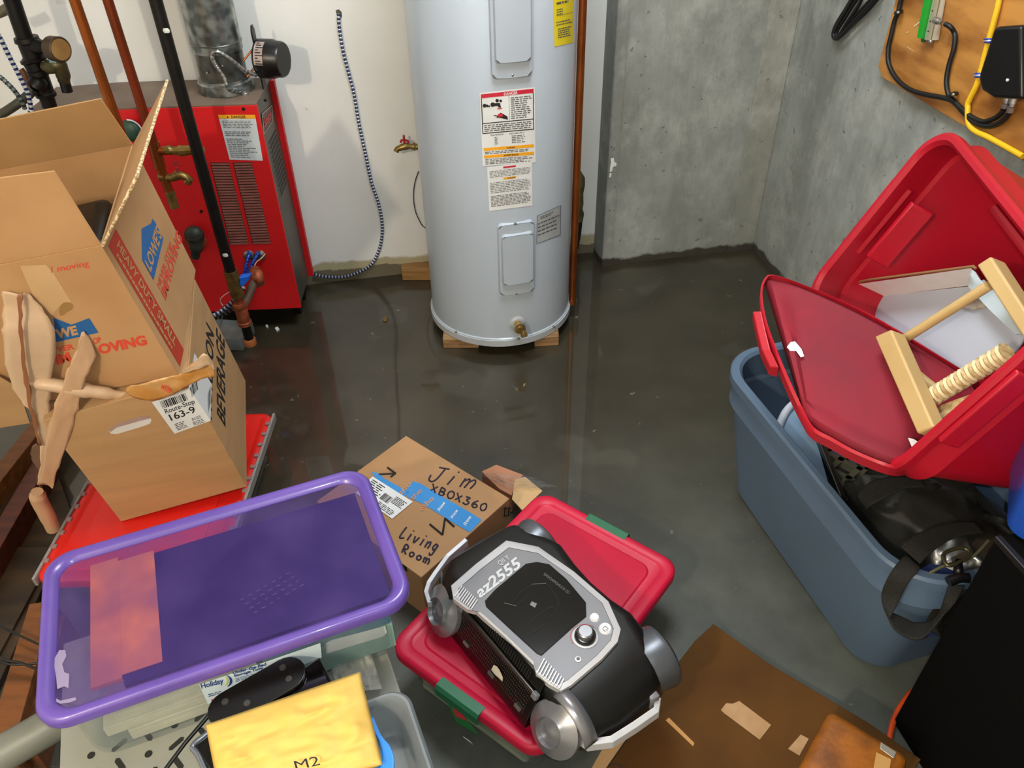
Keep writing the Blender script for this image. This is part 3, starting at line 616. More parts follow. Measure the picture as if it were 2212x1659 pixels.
# copper pipes
def vpipe(px0, px1, r, Y, nm, m, z0, z1=1.95):
    A = hit(px0, (0, Y, 0), (0, 1, 0)); B_ = hit(px1, (0, Y, 0), (0, 1, 0)); d = (A - B_) / (A.z - B_.z)
    b = MB(); b.cyl(B_ + d * (z0 - B_.z), B_ + d * (z1 - B_.z), r, 18); return b.build(nm, m, None, smooth=40, label=None), B_, d
o, B1, d1 = vpipe((161, 0), (236, 216), .0145, 2.30, 'copper_pipe', copper, .45); o['label'] = 'leftmost vertical copper pipe passing in front of the boiler top'; o['category'] = 'pipe'
P2Y = 2.28
f2 = lambda p, o=0: hit(p, (0, P2Y - o, 0), (0, 1, 0))
A_, B_ = f2((234, 0)), f2((330, 300)); dd = (A_ - B_) / (A_.z - B_.z)
t = thing('copper_pipe', 'reddish copper pipe with brass drain valves in front of the red boiler', 'pipe', tuple(f2((376, 442))))
b = MB(); b.cyl(f2((334, 318)), B_ + dd * (1.95 - B_.z), .0135, 18); b.build('riser', mat('red_brown_copper', '#a8472a', .38, .8, col2='#7c3a1c', scale=9, stretch=(1, 1, .3)), t, smooth=40)
b = MB(); b.cyl(f2((331, 308)), f2((346, 362)), .0165, 18); b.cyl(f2((337, 326)), f2((362, 325)), .0125, 14); b.build('tee', copper, t, smooth=40)
b = MB(); b.cyl(f2((344, 355)), f2((368, 420)), .013, 16); b.build('lower_pipe', copper, t, smooth=40)
b = MB(); b.cyl(f2((366, 412)), f2((377, 448)), .015, 8); b.build('union', brass, t)
b = MB(); b.tube([f2((357, 325)), f2((368, 324)), f2((372, 325)), f2((385, 326)), f2((388, 326)), f2((413, 324)), f2((440, 323))], [.012, .015, .012, .012, .017, .014, .010], 10); b.build('nipple', brass, t, smooth=35)
b = MB(); b.tube([f2((345, 382)), f2((355, 381)), f2((358, 383)), f2((372, 384)), f2((385, 378)), f2((393, 379)), f2((404, 383)), f2((408, 388)), f2((404, 393))], [.014, .015, .011, .012, .015, .012, .011, .013, .0135], 12)
b.build('hose_bib', brass, t, smooth=45)
b = MB(); b.tube([f2((384, 378)), f2((382, 362))], .004, 8); b.tube([f2((374, 358)), f2((380, 350)), f2((388, 357))], .003, 8, smooth=3); b.build('handle', mat('faded_red', '#a33032', .5), t, smooth=50)
for i, (x, y) in enumerate(((290, 285), (420, 512))):
    q = fB((x, y), .02); tt = thing('capped_port', ('green plastic cap with a white rim peeking above the cardboard flap' if i == 0 else 'dark green cast elbow sticking out of the red boiler front'), 'fitting', tuple(q))
    if i == 0:
        b = MB(); b.sphere(fB((284, 282), .03), .035, 14, (1, .6, 1)); b.build('cap', mat('green_cap', '#2b4a3c', .5), tt, smooth=60)
        b = MB(); a_ = fB((284, 282), .03); b.tube([a_ + V((.037 * sin(k), -.008, .037 * cos(k))) for k in (0, .4, .8, 1.2, 1.6, 2.0)], .0025, 6, smooth=3); b.build('rim', paper, tt, smooth=60)
    else:
        b = MB(); b.sphere(fB((420, 508), .03), .034, 14, (1, .8, 1)); b.tube([fB((420, 512), .05), fB((424, 530), .05), fB((421, 556), .05)], [.026, .022, .015], 12, smooth=4); b.build('elbow_body', mat('dark_green_cast', '#20251f', .55, .2, col2='#343a30', scale=30), tt, smooth=60)
        b = MB(); b.rings(fB((424, 518), 0), -by, [(0, .036), (.012, .036), (.014, .03)], 18); b.build('flange', rust, tt, smooth=40)
# black supply pipe at far left
fL = lambda p, o=0: hit(p, (0, 2.42 - o, 0), (0, 1, 0))
zz = lambda x, y, o=0: fL((x / 7.373, y / 7.373), o)
t = thing('supply_pipe', 'thick black iron pipe with tee fittings at the far left of the boiler top', 'pipe', tuple(zz(800, 1659)))
ax_ = (zz(200, 0) - zz(780, 1640)); 
b = MB(); b.tube([zz(215, 40) + ax_ * .6, zz(395, 600)], .0225, 20); b.build('pipe', iron, t, smooth=40)
def fit(p0, p1, r, nm='fitting', m=iron): b = MB(); A_, C_ = zz(*p0), zz(*p1); L_ = (C_ - A_).length; b.rings(A_, C_ - A_, [(0, r * 1.14), (min(.012, L_ * .2), r * 1.18), (min(.016, L_ * .3), r), (L_ * .82, r), (L_ * .88, r * 1.15), (L_, r * 1.12)], 20); return b.build(nm, m, t, smooth=40)
fit((410, 590), (560, 960), .029, 'tee'); fit((480, 930), (600, 1150), .026, 'coupling'); fit((590, 1120), (740, 1530), .026, 'lower_tee')
b = MB(); b.tube([zz(720, 1480), zz(790, 1700)], .0215, 16); b.build('pipe', iron, t, smooth=40)
b = MB(); b.tube([zz(480, 740), zz(640, 740, .02), zz(740, 760, .03), zz(800, 780, .035)], [.02, .021, .015, .015], 12); b.build('side_outlet', iron, t, smooth=40)
g = thing('pressure_gauge', 'round brown faced gauge on the black pipe above the boiler', 'gauge', tuple(zz(900, 800, .04)))
gd = (V((1, -.55, .05))).normalized()
b = MB(); b.rings(zz(905, 780, .04), gd, [(-.02, .012), (-.018, .034), (.016, .0345), (.019, .031), (.017, .029)], 28); b.build('case', mat('gauge_case', '#4d3b28', .5, .3), g, smooth=40)
b = MB(); b.rings(zz(905, 780, .04) + gd * .0165, gd, [(0, .029), (.001, .029)], 28); b.build('dial', mat('dial_tan', '#a8824b', .25, col2='#9a6f3a', scale=20), g, smooth=40)
rv = thing('relief_valve', 'brass relief valve with black outlet below the round gauge', 'valve', tuple(zz(1060, 1460)))
b = MB(); b.tube([zz(700, 1060, .01), zz(850, 1060, .02), zz(930, 1020, .02), zz(1000, 1180, .01), zz(1020, 1290)], [.014, .02, .022, .020, .017], 14, smooth=4); b.build('body', mat('olive_brass', '#6d6440', .45, .6, col2='#4d4a35', scale=30), rv, smooth=50)
b = MB(); b.cyl(zz(1025, 1290), zz(1075, 1460), .0155, 16); b.build('outlet', black_pl, rv, smooth=40)
b = MB(); b.box((0, 0, 0), (.02, .015, .014), .002); b.bm.transform(M.Translation(zz(790, 1010, .04))); b.build('blue_cap', mat('pale_blue_cap', '#7fa3b5', .4), rv)
b = MB(); b.tube([zz(540, 1420, .03), zz(400, 1560, .04), zz(180, 1720, .05), zz(-80, 1880, .05)], .0135, 14, smooth=4); b.build('conduit_pipe', mat('olive_grey_pipe', '#4b4a3e', .5, .3), None, label='dull grey pipe running diagonally below the black supply pipe', category='pipe', smooth=50)
b = MB(); b.tube([zz(560, 1400, .03), zz(600, 1330, .02), zz(640, 1300, -.01)], [.026, .026, .02], 14, smooth=4); b.build('pipe_elbow', iron, None, label='black elbow where the dull grey pipe joins the supply pipe', category='pipe fitting', smooth=50)
b = MB(); b.tube([zz(-80, 230, -.05), zz(60, 170, -.05), zz(160, 110, -.05)], .014, 12); b.build('conduit_pipe', mat('olive_pipe_2', '#6d6a55', .6, .3), None, label='grey pipe stub behind the black supply pipe at the top left corner', category='pipe', smooth=50)
for pts, lab in (([(-60, 500), (20, 640), (110, 820), (190, 980), (270, 1130), (360, 1310), (430, 1450), (480, 1640), (500, 1760)], 'upper blue and white striped cable left of the black supply pipe'), ([(-60, 1190), (20, 1240), (120, 1330), (200, 1410), (280, 1510), (350, 1620), (400, 1740)], 'lower striped cable at the left edge below the black supply pipe')):
    b = MB(); b.ribbed([zz(x, y, .08) for x, y in pts], .0065, .007); b.build('armoured_cable', cabBW if 'upper' in lab else cabG, None, label=lab, category='cable', group='striped cables at the left edge', smooth=60)
b = MB(); b.tube([zz(330, 1100, -.02), zz(390, 1180, -.02), zz(440, 1290, -.02), zz(480, 1400, -.02)], .009, 10, smooth=4); b.build('copper_tube', mat('dull_copper', '#7a4a33', .5, .5), None, label='short dull copper tube behind the black supply pipe', category='pipe', smooth=50)
# ================================================================ things on the back wall
bw = on_back(.010)
b = MB(); b.ribbed([bw(p) for p in ((731, 30), (733, 60), (741, 110), (755, 165), (765, 205), (776, 270), (790, 335), (803, 395), (818, 440), (826, 490), (820, 535), (803, 570))] + [on_back(.014)(p) for p in ((775, 588), (742, 598), (705, 598), (676, 592))], .0058, .0065, amp=.2)
b.build('armoured_cable', cabBW, None, label='blue and white striped cable curving down the bare white wall left of the heater', category='cable', smooth=60)
decal([[(725, 22), (732, 20), (738, 26), (739, 36), (733, 42), (728, 34)]], on_back(.001), mat('hole_grey', '#5b564e', .9), None, 'wall_hole', .001, label='ragged grey hole in the white wall where the striped cable comes out', category='hole')
q = bw((890, 318))
t = thing('hose_bib', 'small brass wall faucet with red handle left of the grey water heater', 'faucet', tuple(q))
fw = on_back(.06); b = MB(); b.tube([fw((915, 317)), fw((893, 317)), fw((886, 316)), fw((876, 316)), fw((868, 318)), fw((858, 322)), fw((856, 327))], [.011, .012, .009, .014, .012, .010, .011], 12); b.build('body', brass, t, smooth=45)
b = MB(); b.tube([fw((897, 317)), fw((893, 317))], .0155, 6); b.build('nut', brass, t)
b = MB(); b.cyl(fw((874, 314)), fw((873, 304)), .004, 8); b.tube([fw((866, 308)), fw((867, 303)), fw((873, 303)), fw((881, 304)), fw((882, 309))], .004, 8, smooth=3); b.tube([fw((873, 304)), fw((872, 292))], [.005, .0035], 8); b.build('handle', mat('valve_red', '#b0232b', .4), t, smooth=50)
b = MB(); b.tube([bw(p) for p in ((904, 370), (896, 395), (893, 425), (897, 455), (905, 475), (915, 490), (935, 500))], .0018, 6, smooth=6); b.build('thin_wire', rubber, None, label='thin black wire on the white wall behind the left side of the water heater', category='wire', smooth=60)
A = on_z(0)((870, 606)); C_ = on_z(0)((940, 606)); b = MB(); b.slab([A, C_, C_ + NY * .07, A + NY * .07], (0, 0, .048)); b.build('wood_block', mat('yellow_lumber', '#a8804a', .6, col2='#8a6537', scale=10, stretch=(1, 8, 14)), None, bevel=.003, label='length of yellowish lumber against the white wall behind the water heater', category='wood block')
q = on_z(.008)((688, 601)); b = MB(); b.rings(q, (bx - by * .5), [(0, .008), (.002, .011), (.02, .011), (.022, .008)], 12); b.build('copper_fitting', copper, None, label='small copper cap on the wet floor at the white wall by the boiler', category='fitting', smooth=45)
# valve and hose behind the heater
fw = on_back(.05)
t = thing('gate_valve', 'brass valve with green lever on the wall right of the water heater', 'valve', tuple(fw((1250, 475))))
b = MB(); b.tube([fw((1252, 478)), fw((1253, 462)), fw((1251, 452)), fw((1252, 440)), fw((1253, 418)), fw((1254, 400)), fw((1256, 385)), fw((1250, 375)), fw((1243, 372))], [.013, .017, .014, .016, .013, .018, .014, .013, .012], 14); b.build('body', mat('grey_brass', '#8f8560', .35, .75, col2='#6e6548', scale=30), t, smooth=40)
b = MB(); b.tube([fw((1244, 370), .03), fw((1246, 400), .035), fw((1247, 428), .03)], [.007, .009, .006], 8, smooth=4); b.build('lever', mat('green_lever', '#1f6b3f', .45), t, smooth=50)
b = MB(); b.tube([fw((1252, 476)), fw((1249, 505)), fw((1243, 535)), fw((1236, 560))], [.012], 12, smooth=5); b.build('hose', rubber, t, smooth=50)
# ================================================================ left stack
def frame(tx, ty, tz, rx, ry, rz): return M.Translation((tx, ty, tz)) @ M.Rotation(rz, 4, 'Z') @ M.Rotation(ry, 4, 'Y') @ M.Rotation(rx, 4, 'X')
def fpl(F, p, ax_):   # plane of a box face given in box coordinates
    p0 = F @ V(p); n = (F.to_3x3() @ V(ax_)); return on_pl(p0, n)
def tote(t, M_, W_, L_, H_, taper, rad, mb, wall=.004, rim=.018, rimh=.022, body='body', ns=6, step=None, base=0.0):
    # centred in x, y; rim lip at the top; open
    def lp(ins, z_): return [(q[0], q[1], z_) for q in rr(W_ - 2 * ins, L_ - 2 * ins, max(rad - ins * .6, .01), ns)]
    L = [lp(taper + .012, base), lp(taper + .002, base + .008), lp(taper, base + .02)]
    if step: L += [lp(taper * (1 - step) + .0, H_ * step), lp(taper * (1 - step) - .009, H_ * step + .006)]
    L += [lp(rim * .0 + rim, H_ - rimh - .002), lp(0, H_ - rimh), lp(-.001, H_ - .006), lp(.004, H_), lp(rim - .002, H_), lp(rim + wall, H_ - .008)]
    if step: L += [lp(taper * (1 - step) - .009 + wall, H_ * step + .006), lp(taper * (1 - step) + wall, H_ * step)]
    L += [lp(taper + wall, base + .02), lp(taper + wall + .008, base + .010)]
    b = MB(M_); b.loft(L, True, True); return b.build(body, mb, t, smooth=40)
def lid(t, M_, W_, L_, z0, th, rad, m, nm='lid', skirt=.015, lip=.012, recess=.006, inset=.035, ns=6):
    def lp(ins, z_): return [(q[0], q[1], z_) for q in rr(W_ - 2 * ins, L_ - 2 * ins, max(rad - ins, .008), ns)]
    b = MB(M_); b.loft([lp(.004, z0 - skirt), lp(0, z0 - skirt), lp(0, z0 + th * .4), lp(.003, z0 + th * .8), lp(lip, z0 + th), lp(inset - .006, z0 + th), lp(inset, z0 + th - recess), lp(inset + .004, z0 + th - recess)], False, True)
    return b.build(nm, m, t, smooth=50)
# red-lidded bin at the bottom
mClear = clearplastic('clear_bin_plastic', '#f3f6f4', '#9aa39f', .22, .2)
mRedLid = mat('bin_red', '#d81e14', .42, col2='#cb1a11', scale=5)
t = thing('storage_bin', 'clear storage bin with bright red lid under the cardboard boxes', 'storage bin', (-.946, 1.515, 0))
MM = M.Translation((-.946, 1.515, 0))
tote(t, MM, .44, .60, .125, .03, .04, mClear, rim=.012, rimh=.01)
lid(t, MM, .45, .61, .135, .012, .035, mRedLid, inset=.03, recess=.004)
b = MB(MM); b.box((-.155, -.27, .139), (.155, .27, .1465), .004); b.build('lid_panel', mRedLid, t, smooth=35)
rg = random.Random(3)
for sx_ in (-1, 1):
    for k in range(12):
        y_ = -.25 + k * .045
        b = MB(MM); b.box((sx_ * .219 - .008, y_, .143), (sx_ * .219 + .008, y_ + .012, .152), .002); b.build('hinge_tab', mat('tab_grey', '#8d7370', .5), t)
for sx_ in (-1, 1):
    b = MB(MM); b.box((sx_ * .226 - .004, -.30, .122), (sx_ * .226 + .004, .30, .149), .002); b.build('side_rail', mat('grey_clear_rail', '#8f8b88', .35), t)
# beverage carton
FB = frame(-1.0244, 1.3942, .1485, .0568, -.128, .232); BX, BYY, BZ = .33, .4339, .3868
def carton(t, F, x, y, z, m, th=.004, nm=('front_panel', 'rear_panel', 'left_panel', 'right_panel', 'bottom_panel')):
    for n_, lo, hi in ((nm[0], (0, 0, 0), (x, th, z)), (nm[1], (0, y - th, 0), (x, y, z)), (nm[2], (0, th, 0), (th, y - th, z)), (nm[3], (x - th, th, 0), (x, y - th, z)), (nm[4], (th, th, 0), (x - th, y - th, th))):
        b = MB(F); b.box(lo, hi); b.build(n_, m, t, bevel=.0012)
q = F0 = FB @ V((BX / 2, BYY / 2, 0))
kraft2 = mat('greyer_kraft', '#b08a5e', .8, col2='#a58056', scale=5, stretch=(.4, 1, 6), bump=.06, bscale=150)
t = thing('cardboard_carton', 'plain brown beverage carton with white shipping sticker on the red bin lid', 'cardboard box', tuple(q))
carton(t, FB, BX, BYY, BZ - .004, kraft2); b = MB(FB); b.box((0.004, 0.004, BZ - .008), (BX - .004, BYY - .004, BZ - .004)); b.build('top_flap', kraft2, t)
fBf = fpl(FB, (0, 0, 0), (0, -1, 0)); fBr = fpl(FB, (BX, 0, 0), (1, 0, 0))
text('BEVERAGE', (487, 922), (485, 735), (469, 893), fBr, ink_blk, t, bold=.02); text('HORIZON', (457, 908), (462, 722), (441, 880), fBr, ink_blk, t, bold=.02)
QLf = [(328, 869), (407.5, 838), (455, 909), (377, 937)]; QLr = [(407.5, 838), (420, 762), (457, 830), (455, 909)]
b = MB(); patch(b, QLf, fBf, .0009); lb = b.build('shipping_sticker', paper, t, label='white folded sticker'); b = MB(); patch(b, QLr, fBr, .0009); lb2 = b.build('sticker_side', paper, t, label='white sticker around the corner')
text('Route-Stop', (358, 894), (421.5, 871), (354, 884.5), fBf, ink_blk, lb, lift=.0016, bold=.008); text('163-9', (370, 909), (424, 890), (363, 896), fBf, ink_blk, lb, lift=.0016, bold=.012); text('01/03', (416, 909.5), (434, 903), (413.5, 903.5), fBf, ink_blk, lb, lift=.0016)
def barcode(par, quad, fn, n, seed, lift=.0016):
    rg = random.Random(seed); b = MB(); u = 0
    while u < 1:
        w_ = rg.choice((.5, 1, 1.6)) / n; patch(b, sub(quad, u, 0, min(1, u + w_), 1), fn, lift); u += w_ + rg.choice((.4, .8, 1.2)) / n
    return b.build('barcode', ink_blk, par)
barcode(lb, [(345, 868), (400, 849), (407, 864), (352, 883)], fBf, 30, 1)
barcode(lb2, [(410, 838), (424, 812), (428, 840), (415, 858)], fBr, 14, 2); barcode(lb2, [(449, 852), (455, 834), (455, 870), (450, 892)], fBr, 8, 4)
b = MB(); small_print(b, [(376, 916), (398, 908), (406, 923), (384, 931)], fBf, 5, .0016, 60, .4, 3); small_print(b, [(415, 912), (440, 903), (446, 912), (420, 920)], fBf, 3, .0016, 61, .4, 4); b.build('printed_text', ink_blk, lb)
zt = lambda x, y: (x / 3.6875, 800 + y / 3.6875)
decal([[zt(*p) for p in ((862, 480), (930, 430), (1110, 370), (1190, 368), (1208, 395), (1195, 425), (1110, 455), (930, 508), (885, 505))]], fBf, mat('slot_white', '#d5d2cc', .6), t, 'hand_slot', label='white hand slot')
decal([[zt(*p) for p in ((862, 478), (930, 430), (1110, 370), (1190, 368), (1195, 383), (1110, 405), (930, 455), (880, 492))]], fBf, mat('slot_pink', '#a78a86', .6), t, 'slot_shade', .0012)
# moving box
LX, LY, LZ = .50, .406, .3752; FLw = frame(-1.2695, 1.39, .5165, .1209, -.1088, .1484)
LX0 = 0.0
t = thing('moving_box', 'open brown moving box with blue logo and red print stacked on the beverage carton', 'cardboard box', tuple(FLw @ V((LX / 2, LY / 2, 0))))
carton(t, FLw, LX, LY, LZ, kraft)
fLf = fpl(FLw, (0, 0, 0), (0, -1, 0)); fLr = fpl(FLw, (LX, 0, 0), (1, 0, 0)); fLbk = fpl(FLw, (0, LY - .005, 0), (0, -1, 0))
up = FLw.to_3x3() @ V((0, 0, 1)); out = FLw.to_3x3() @ V((0, -1, 0))
b = MB(); P_ = [FLw @ V((LX - .002, .002, LZ)), FLw @ V((0.0, .002, LZ)), FLw @ V((.02, .002, LZ + .2)), fLf((117, 370), -.002)]; b.slab(P_, out * -.004); b.build('flap', kraft, t, bevel=.001, label='front flap standing straight up')
H1 = FLw @ V((LX, 0, LZ)); H2 = FLw @ V((LX, LY, LZ)); O1 = fLf((293, 380), 0); O2 = fLbk((359, 173), 0)
sd = (H2 - H1).cross(O1 - H1).normalized()
b = MB(); b.slab([H1, H2, O2, O1], sd * .0045); b.build('flap', kraft, t, bevel=.001, label='right flap leaning outwards')
b = MB(); b.tube([O2 + sd * .002, O1 + sd * .002, H1 + sd * .002], .0032, 6); b.build('corrugated_edge', kraft_edge, t, smooth=60, label='pale corrugated edge')
nb = FLw.to_3x3() @ V((0, -cos(-.24), sin(-.24))); fBk = on_pl(FLw @ V((0, LY, LZ)), nb)
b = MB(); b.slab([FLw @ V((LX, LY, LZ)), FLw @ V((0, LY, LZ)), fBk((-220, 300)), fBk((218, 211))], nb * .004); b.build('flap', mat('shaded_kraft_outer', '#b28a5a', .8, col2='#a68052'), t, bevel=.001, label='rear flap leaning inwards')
z5 = lambda x, y: (x / 5.53, 500 + y / 5.53)
text('/ moving', z5(608, 495), z5(1068, 412), z5(590, 425), fLf, ink_red, t, bold=.01)
decal([[z5(*p) for p in ((640, 1030), (850, 1115), (1065, 1035), (1175, 1210), (672, 1322), (655, 1180))]], fLf, ink_blue, t, 'blue_logo', .0008, label='blue gabled logo')
text('WE', z5(680, 1278), z5(935, 1225), z5(652, 1178), fLf, kraft, t, lift=.0014, bold=.05)
text('VER', z5(690, 1442), z5(890, 1402), z5(670, 1380), fLf, ink_red, t, bold=.03); text('OP', z5(1120, 1345), z5(1215, 1322), z5(1100, 1280), fLf, ink_red, t, bold=.03)
text('IM', z5(680, 1588), z5(860, 1545), z5(640, 1485), fLf, ink_red, t, bold=.05); text('OVING', z5(1190, 1465), z5(1762, 1345), z5(1155, 1360), fLf, ink_red, t, bold=.05)
QB_ = [(250, 494), (397, 755), (389, 792), (234, 531)]
b = MB(); patch(b, QB_, fLr, .0007); rb_ = b.build('red_band', mat('red_band_print', '#b5351d', .7), t, label='red printed band')
utxt('HEAVY DUTY SMALL', QB_, .07, .90, .52, .34, kraft, par=rb_, fn=fLr, lift=.0013); b = MB(); small_print(b, sub(QB_, .10, .68, .88, .84), fLr, 1, .0013, 90, .8, 22, ragged=0); b.build('printed_text', kraft, rb_)
decal([[(329, 472), (335, 479), (353, 515), (332, 605), (307, 561), (306, 494), (327, 482)]], fLr, ink_blue, t, 'blue_logo', .0008, label='blue gabled logo')
text("LOWE'S", (325, 588), (350, 508), (313, 565), fLr, kraft, t, lift=.0014, bold=.03)
text('NEVER STOP', (345, 625), (373, 532), (339, 613), fLr, ink_red, t, bold=.02); text('IMPROVING', (358, 648), (393, 515), (347, 628), fLr, ink_red, t, bold=.03)
decal([[z5(*p) for p in ((240, 410), (550, 400), (640, 500), (850, 840), (700, 900), (620, 1010), (430, 830), (320, 600))]], fLf, mat('clear_tape_on_kraft', '#cba577', .35), t, 'tape_patch', .0005)
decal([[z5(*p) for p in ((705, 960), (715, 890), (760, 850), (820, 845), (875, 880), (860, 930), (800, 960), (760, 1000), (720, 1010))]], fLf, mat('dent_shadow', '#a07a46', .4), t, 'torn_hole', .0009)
# black case inside the box
Fc = FLw @ M.Translation((LX - .14, .20, .12)) @ M.Rotation(.1, 4, 'Z')
c_ = thing('black_case', 'black plastic case with rounded corners inside the open moving box', 'case', tuple(Fc @ V((0, 0, -.11))))
b = MB(Fc); b.box((-.11, -.11, -.11), (.09, .10, .20), .028); b.build('shell', black_pl, c_, smooth=60)
b = MB(Fc); b.box((-.04, -.03, .197), (.03, .0, .204), .003); b.build('latch', mat('dark_latch', '#202023', .3), c_)
b = MB(FLw); b.box((.05, .02, .004), (LX - .27, LY - .02, .30)); b.build('inner_carton', kraft_in, None, label='light kraft carton packed inside the left half of the open moving box', category='cardboard box')
# torn paper tape hanging on the front
Lo = lambda x, y, o: fLf((x, y), o)
zt = lambda x, y: (x / 3.6875, 800 + y / 3.6875)
tp = thing('torn_tape', 'crumpled strips of torn brown paper tape hanging off the front of the moving box', 'tape', tuple(Lo(80, 1100, .05)))
b = MB(); b.ribbon([(Lo(3, 628, .004), Lo(62, 634, .004)), (Lo(4, 672, .012), Lo(88, 665, .010)), (Lo(6, 715, .03), Lo(118, 712, .02)), (Lo(10, 770, .035), Lo(118, 770, .022)), (Lo(22, 825, .035), Lo(110, 830, .025)), (Lo(45, 865, .04), Lo(108, 880, .03)), (Lo(72, 900, .045), Lo(112, 912, .04)), (Lo(82, 950, .05), Lo(130, 960, .045)), (Lo(86, 1005, .06), Lo(118, 1010, .05)), (Lo(80, 1045, .06), Lo(102, 1050, .055))], rag=.0035); b.build('wide_strip', tape_gloss, tp, smooth=60)
b = MB(); b.ribbon([(Lo(39, 634, .016), Lo(48, 635, .016)), (Lo(40, 700, .036), Lo(48, 700, .034)), (Lo(46, 770, .042), Lo(55, 770, .041)), (Lo(55, 840, .043), Lo(64, 840, .042)), (Lo(66, 900, .052), Lo(75, 900, .05)), (Lo(82, 960, .058), Lo(90, 962, .058))], rag=.0035); b.build('dark_seam', mat('tape_seam', '#94633f', .5, col2='#8c5638'), tp, smooth=60)
b = MB(); b.ribbon([(Lo(177, 718, .003), Lo(184, 716, .003)), (Lo(162, 762, .02), Lo(207, 770, .012)), (Lo(145, 800, .035), Lo(190, 802, .03)), (Lo(127, 853, .05), Lo(176, 856, .045)), (Lo(112, 896, .06), Lo(163, 896, .055)), (Lo(97, 972, .07), Lo(140, 973, .065)), (Lo(90, 1030, .075), Lo(119, 1032, .07)), (Lo(107, 1052, .075), Lo(112, 1056, .075))], rag=.0035); b.build('diagonal_strip', tape_tan, tp, smooth=60)
b = MB(); b.tube([Lo(70, 826, .02), Lo(115, 832, .03), Lo(175, 842, .03), Lo(220, 848, .028), Lo(270, 855, .02), Lo(322, 855, .012)], [.012, .016, .018, .015, .011, .004], 12, smooth=4); b.build('rolled_strip', tape_gloss, tp, smooth=60)
b = MB(); b.tube([Lo(80, 1062, .07), Lo(84, 1080, .07), Lo(100, 1110, .07), Lo(115, 1142, .07)], [.014, .019, .019, .017], 12, smooth=4); b.build('curled_end', tape_tan, tp, smooth=60)
b = MB(); b.ribbon([(Lo(72, 960, .02), Lo(84, 955, .02)), (Lo(66, 985, .02), Lo(88, 1000, .03)), (Lo(78, 1010, .03), Lo(90, 1040, .04)), (Lo(78, 1040, .05), Lo(92, 1060, .06))], rag=.0035); b.build('clear_shred', mat('brown_shred', '#6e5240', .25), tp, smooth=60)
lo = [fBf(p, o) for p, o in (((322, 838), .02), ((350, 822), .016), ((395, 806), .014), ((428, 790), .02))]
tq = thing('torn_tape', 'ragged piece of brown tape peeling at the joint between the two cartons', 'tape', tuple(lo[0]))
b = MB(); b.ribbon([(fBf((275, 838), .006), fBf((270, 850), .006)), (fBf((330, 822), .014), fBf((318, 866), .012)), (fBf((385, 808), .018), fBf((352, 862), .014)), (fBf((410, 790), .03), fBf((395, 842), .02)), (fBf((432, 772), .04), fBf((425, 822), .03)), (fBf((458, 782), .045), fBf((464, 812), .045))], rag=.0035); b.build('tape_sheet', mat('amber_tape', '#b9813f', .25, col2='#c79a63', scale=20, bump=.5, bscale=70), tq, smooth=60)
text('w/m', (345, 838), (366, 850), (352, 826), lambda p, o=0: fBf(p, .0215 + o), ink_red, tq, bold=.03)
b = MB(); b.ribbon([(fBf((392, 800), .045), fBf((396, 808), .045)), (fBf((420, 786), .05), fBf((425, 798), .05)), (fBf((442, 765), .055), fBf((450, 790), .055)), (fBf((460, 780), .05), fBf((462, 800), .05))], rag=.0035); b.build('tape_shred', tape_gloss, tq, smooth=60)
# hanging flap corner at far left
b = MB(); P_ = [Lo(0, 812, .012), Lo(45, 838, .012), Lo(52, 870, .012), Lo(66, 912, .012), Lo(0, 922, .012), Lo(-60, 925, .012), Lo(-60, 790, .012)]; b.slab(P_, out * .004); b.build('bottom_flap', kraft2, t, bevel=.001)
# ================================================================ wooden rack and tube, far left
wo = mat('orange_stained_wood', '#74431b', .5, col2='#54300f', scale=5, stretch=(1, 8, 8), bump=.1); wr = mat('dark_red_wood', '#5a2412', .4, col2='#3c160b', scale=7, stretch=(1, 8, 8)); wdk = mat('dark_plywood', '#3a2a18', .6, col2='#20160c', scale=5, stretch=(1, 5, 5))
def plank(px0, px1, z_, w_, th, m, par, nm='plank'):
    A_, B2 = on_z(z_)(px0), on_z(z_)(px1); d = (B2 - A_).normalized(); s_ = V((-d.y, d.x, 0)) * w_ / 2
    b = MB(); b.slab([A_ - s_, A_ + s_, B2 + s_, B2 - s_], (0, 0, -th)); return b.build(nm, m, par, bevel=.002)
t = thing('wooden_rack', 'dark wooden rack of orange and red stained planks at the left edge', 'wooden rack', tuple(on_z(0)((60, 1300))))
q = [on_z(.02)(p) for p in ((-60, 1230), (100, 960), (160, 1120), (160, 1500), (-60, 1650))]; q = [V((min(p.x, -1.21), p.y, p.z)) for p in q]; b = MB(); b.slab(q, (0, 0, -.018)); b.build('base_panel', wdk, t, bevel=.002)
plank((-70, 1105), (110, 880), .12, .05, .08, wo, t); plank((-70, 1270), (95, 985), .09, .05, .07, wr, t); plank((-45, 1180), (70, 985), .06, .05, .04, wdk, t)
plank((-10, 1640), (90, 1300), .16, .055, .1, wo, t); plank((38, 1620), (118, 1330), .13, .05, .1, mat('mid_brown_wood', '#6b3c18', .45, col2='#4b280f', scale=7, stretch=(1, 8, 8)), t)
plank((-60, 1420), (75, 1180), .03, .12, .02, wdk, t)
b = MB(); b.tube([on_z(.18)((-40, 1330)), on_z(.18)((20, 1362)), on_z(.18)((90, 1395))], .0025, 6); b.build('wire', rubber, None, label='upper thin black wire crossing the wooden rack', category='wire', group='wires over the rack')
for i in range(1): b = MB(); b.tube([on_z(.19)((-40, 1400)), on_z(.19)((10, 1425)), on_z(.19)((45, 1432)), on_z(.19)((90, 1450))], .003, 6, smooth=4); b.tube([on_z(.19)((-40, 1412)), on_z(.19)((20, 1435)), on_z(.19)((90, 1432))], .0025, 6, smooth=4); b.build('wire', rubber, None, label='lower twisted black wires crossing the wooden rack', category='wire', group='wires over the rack')
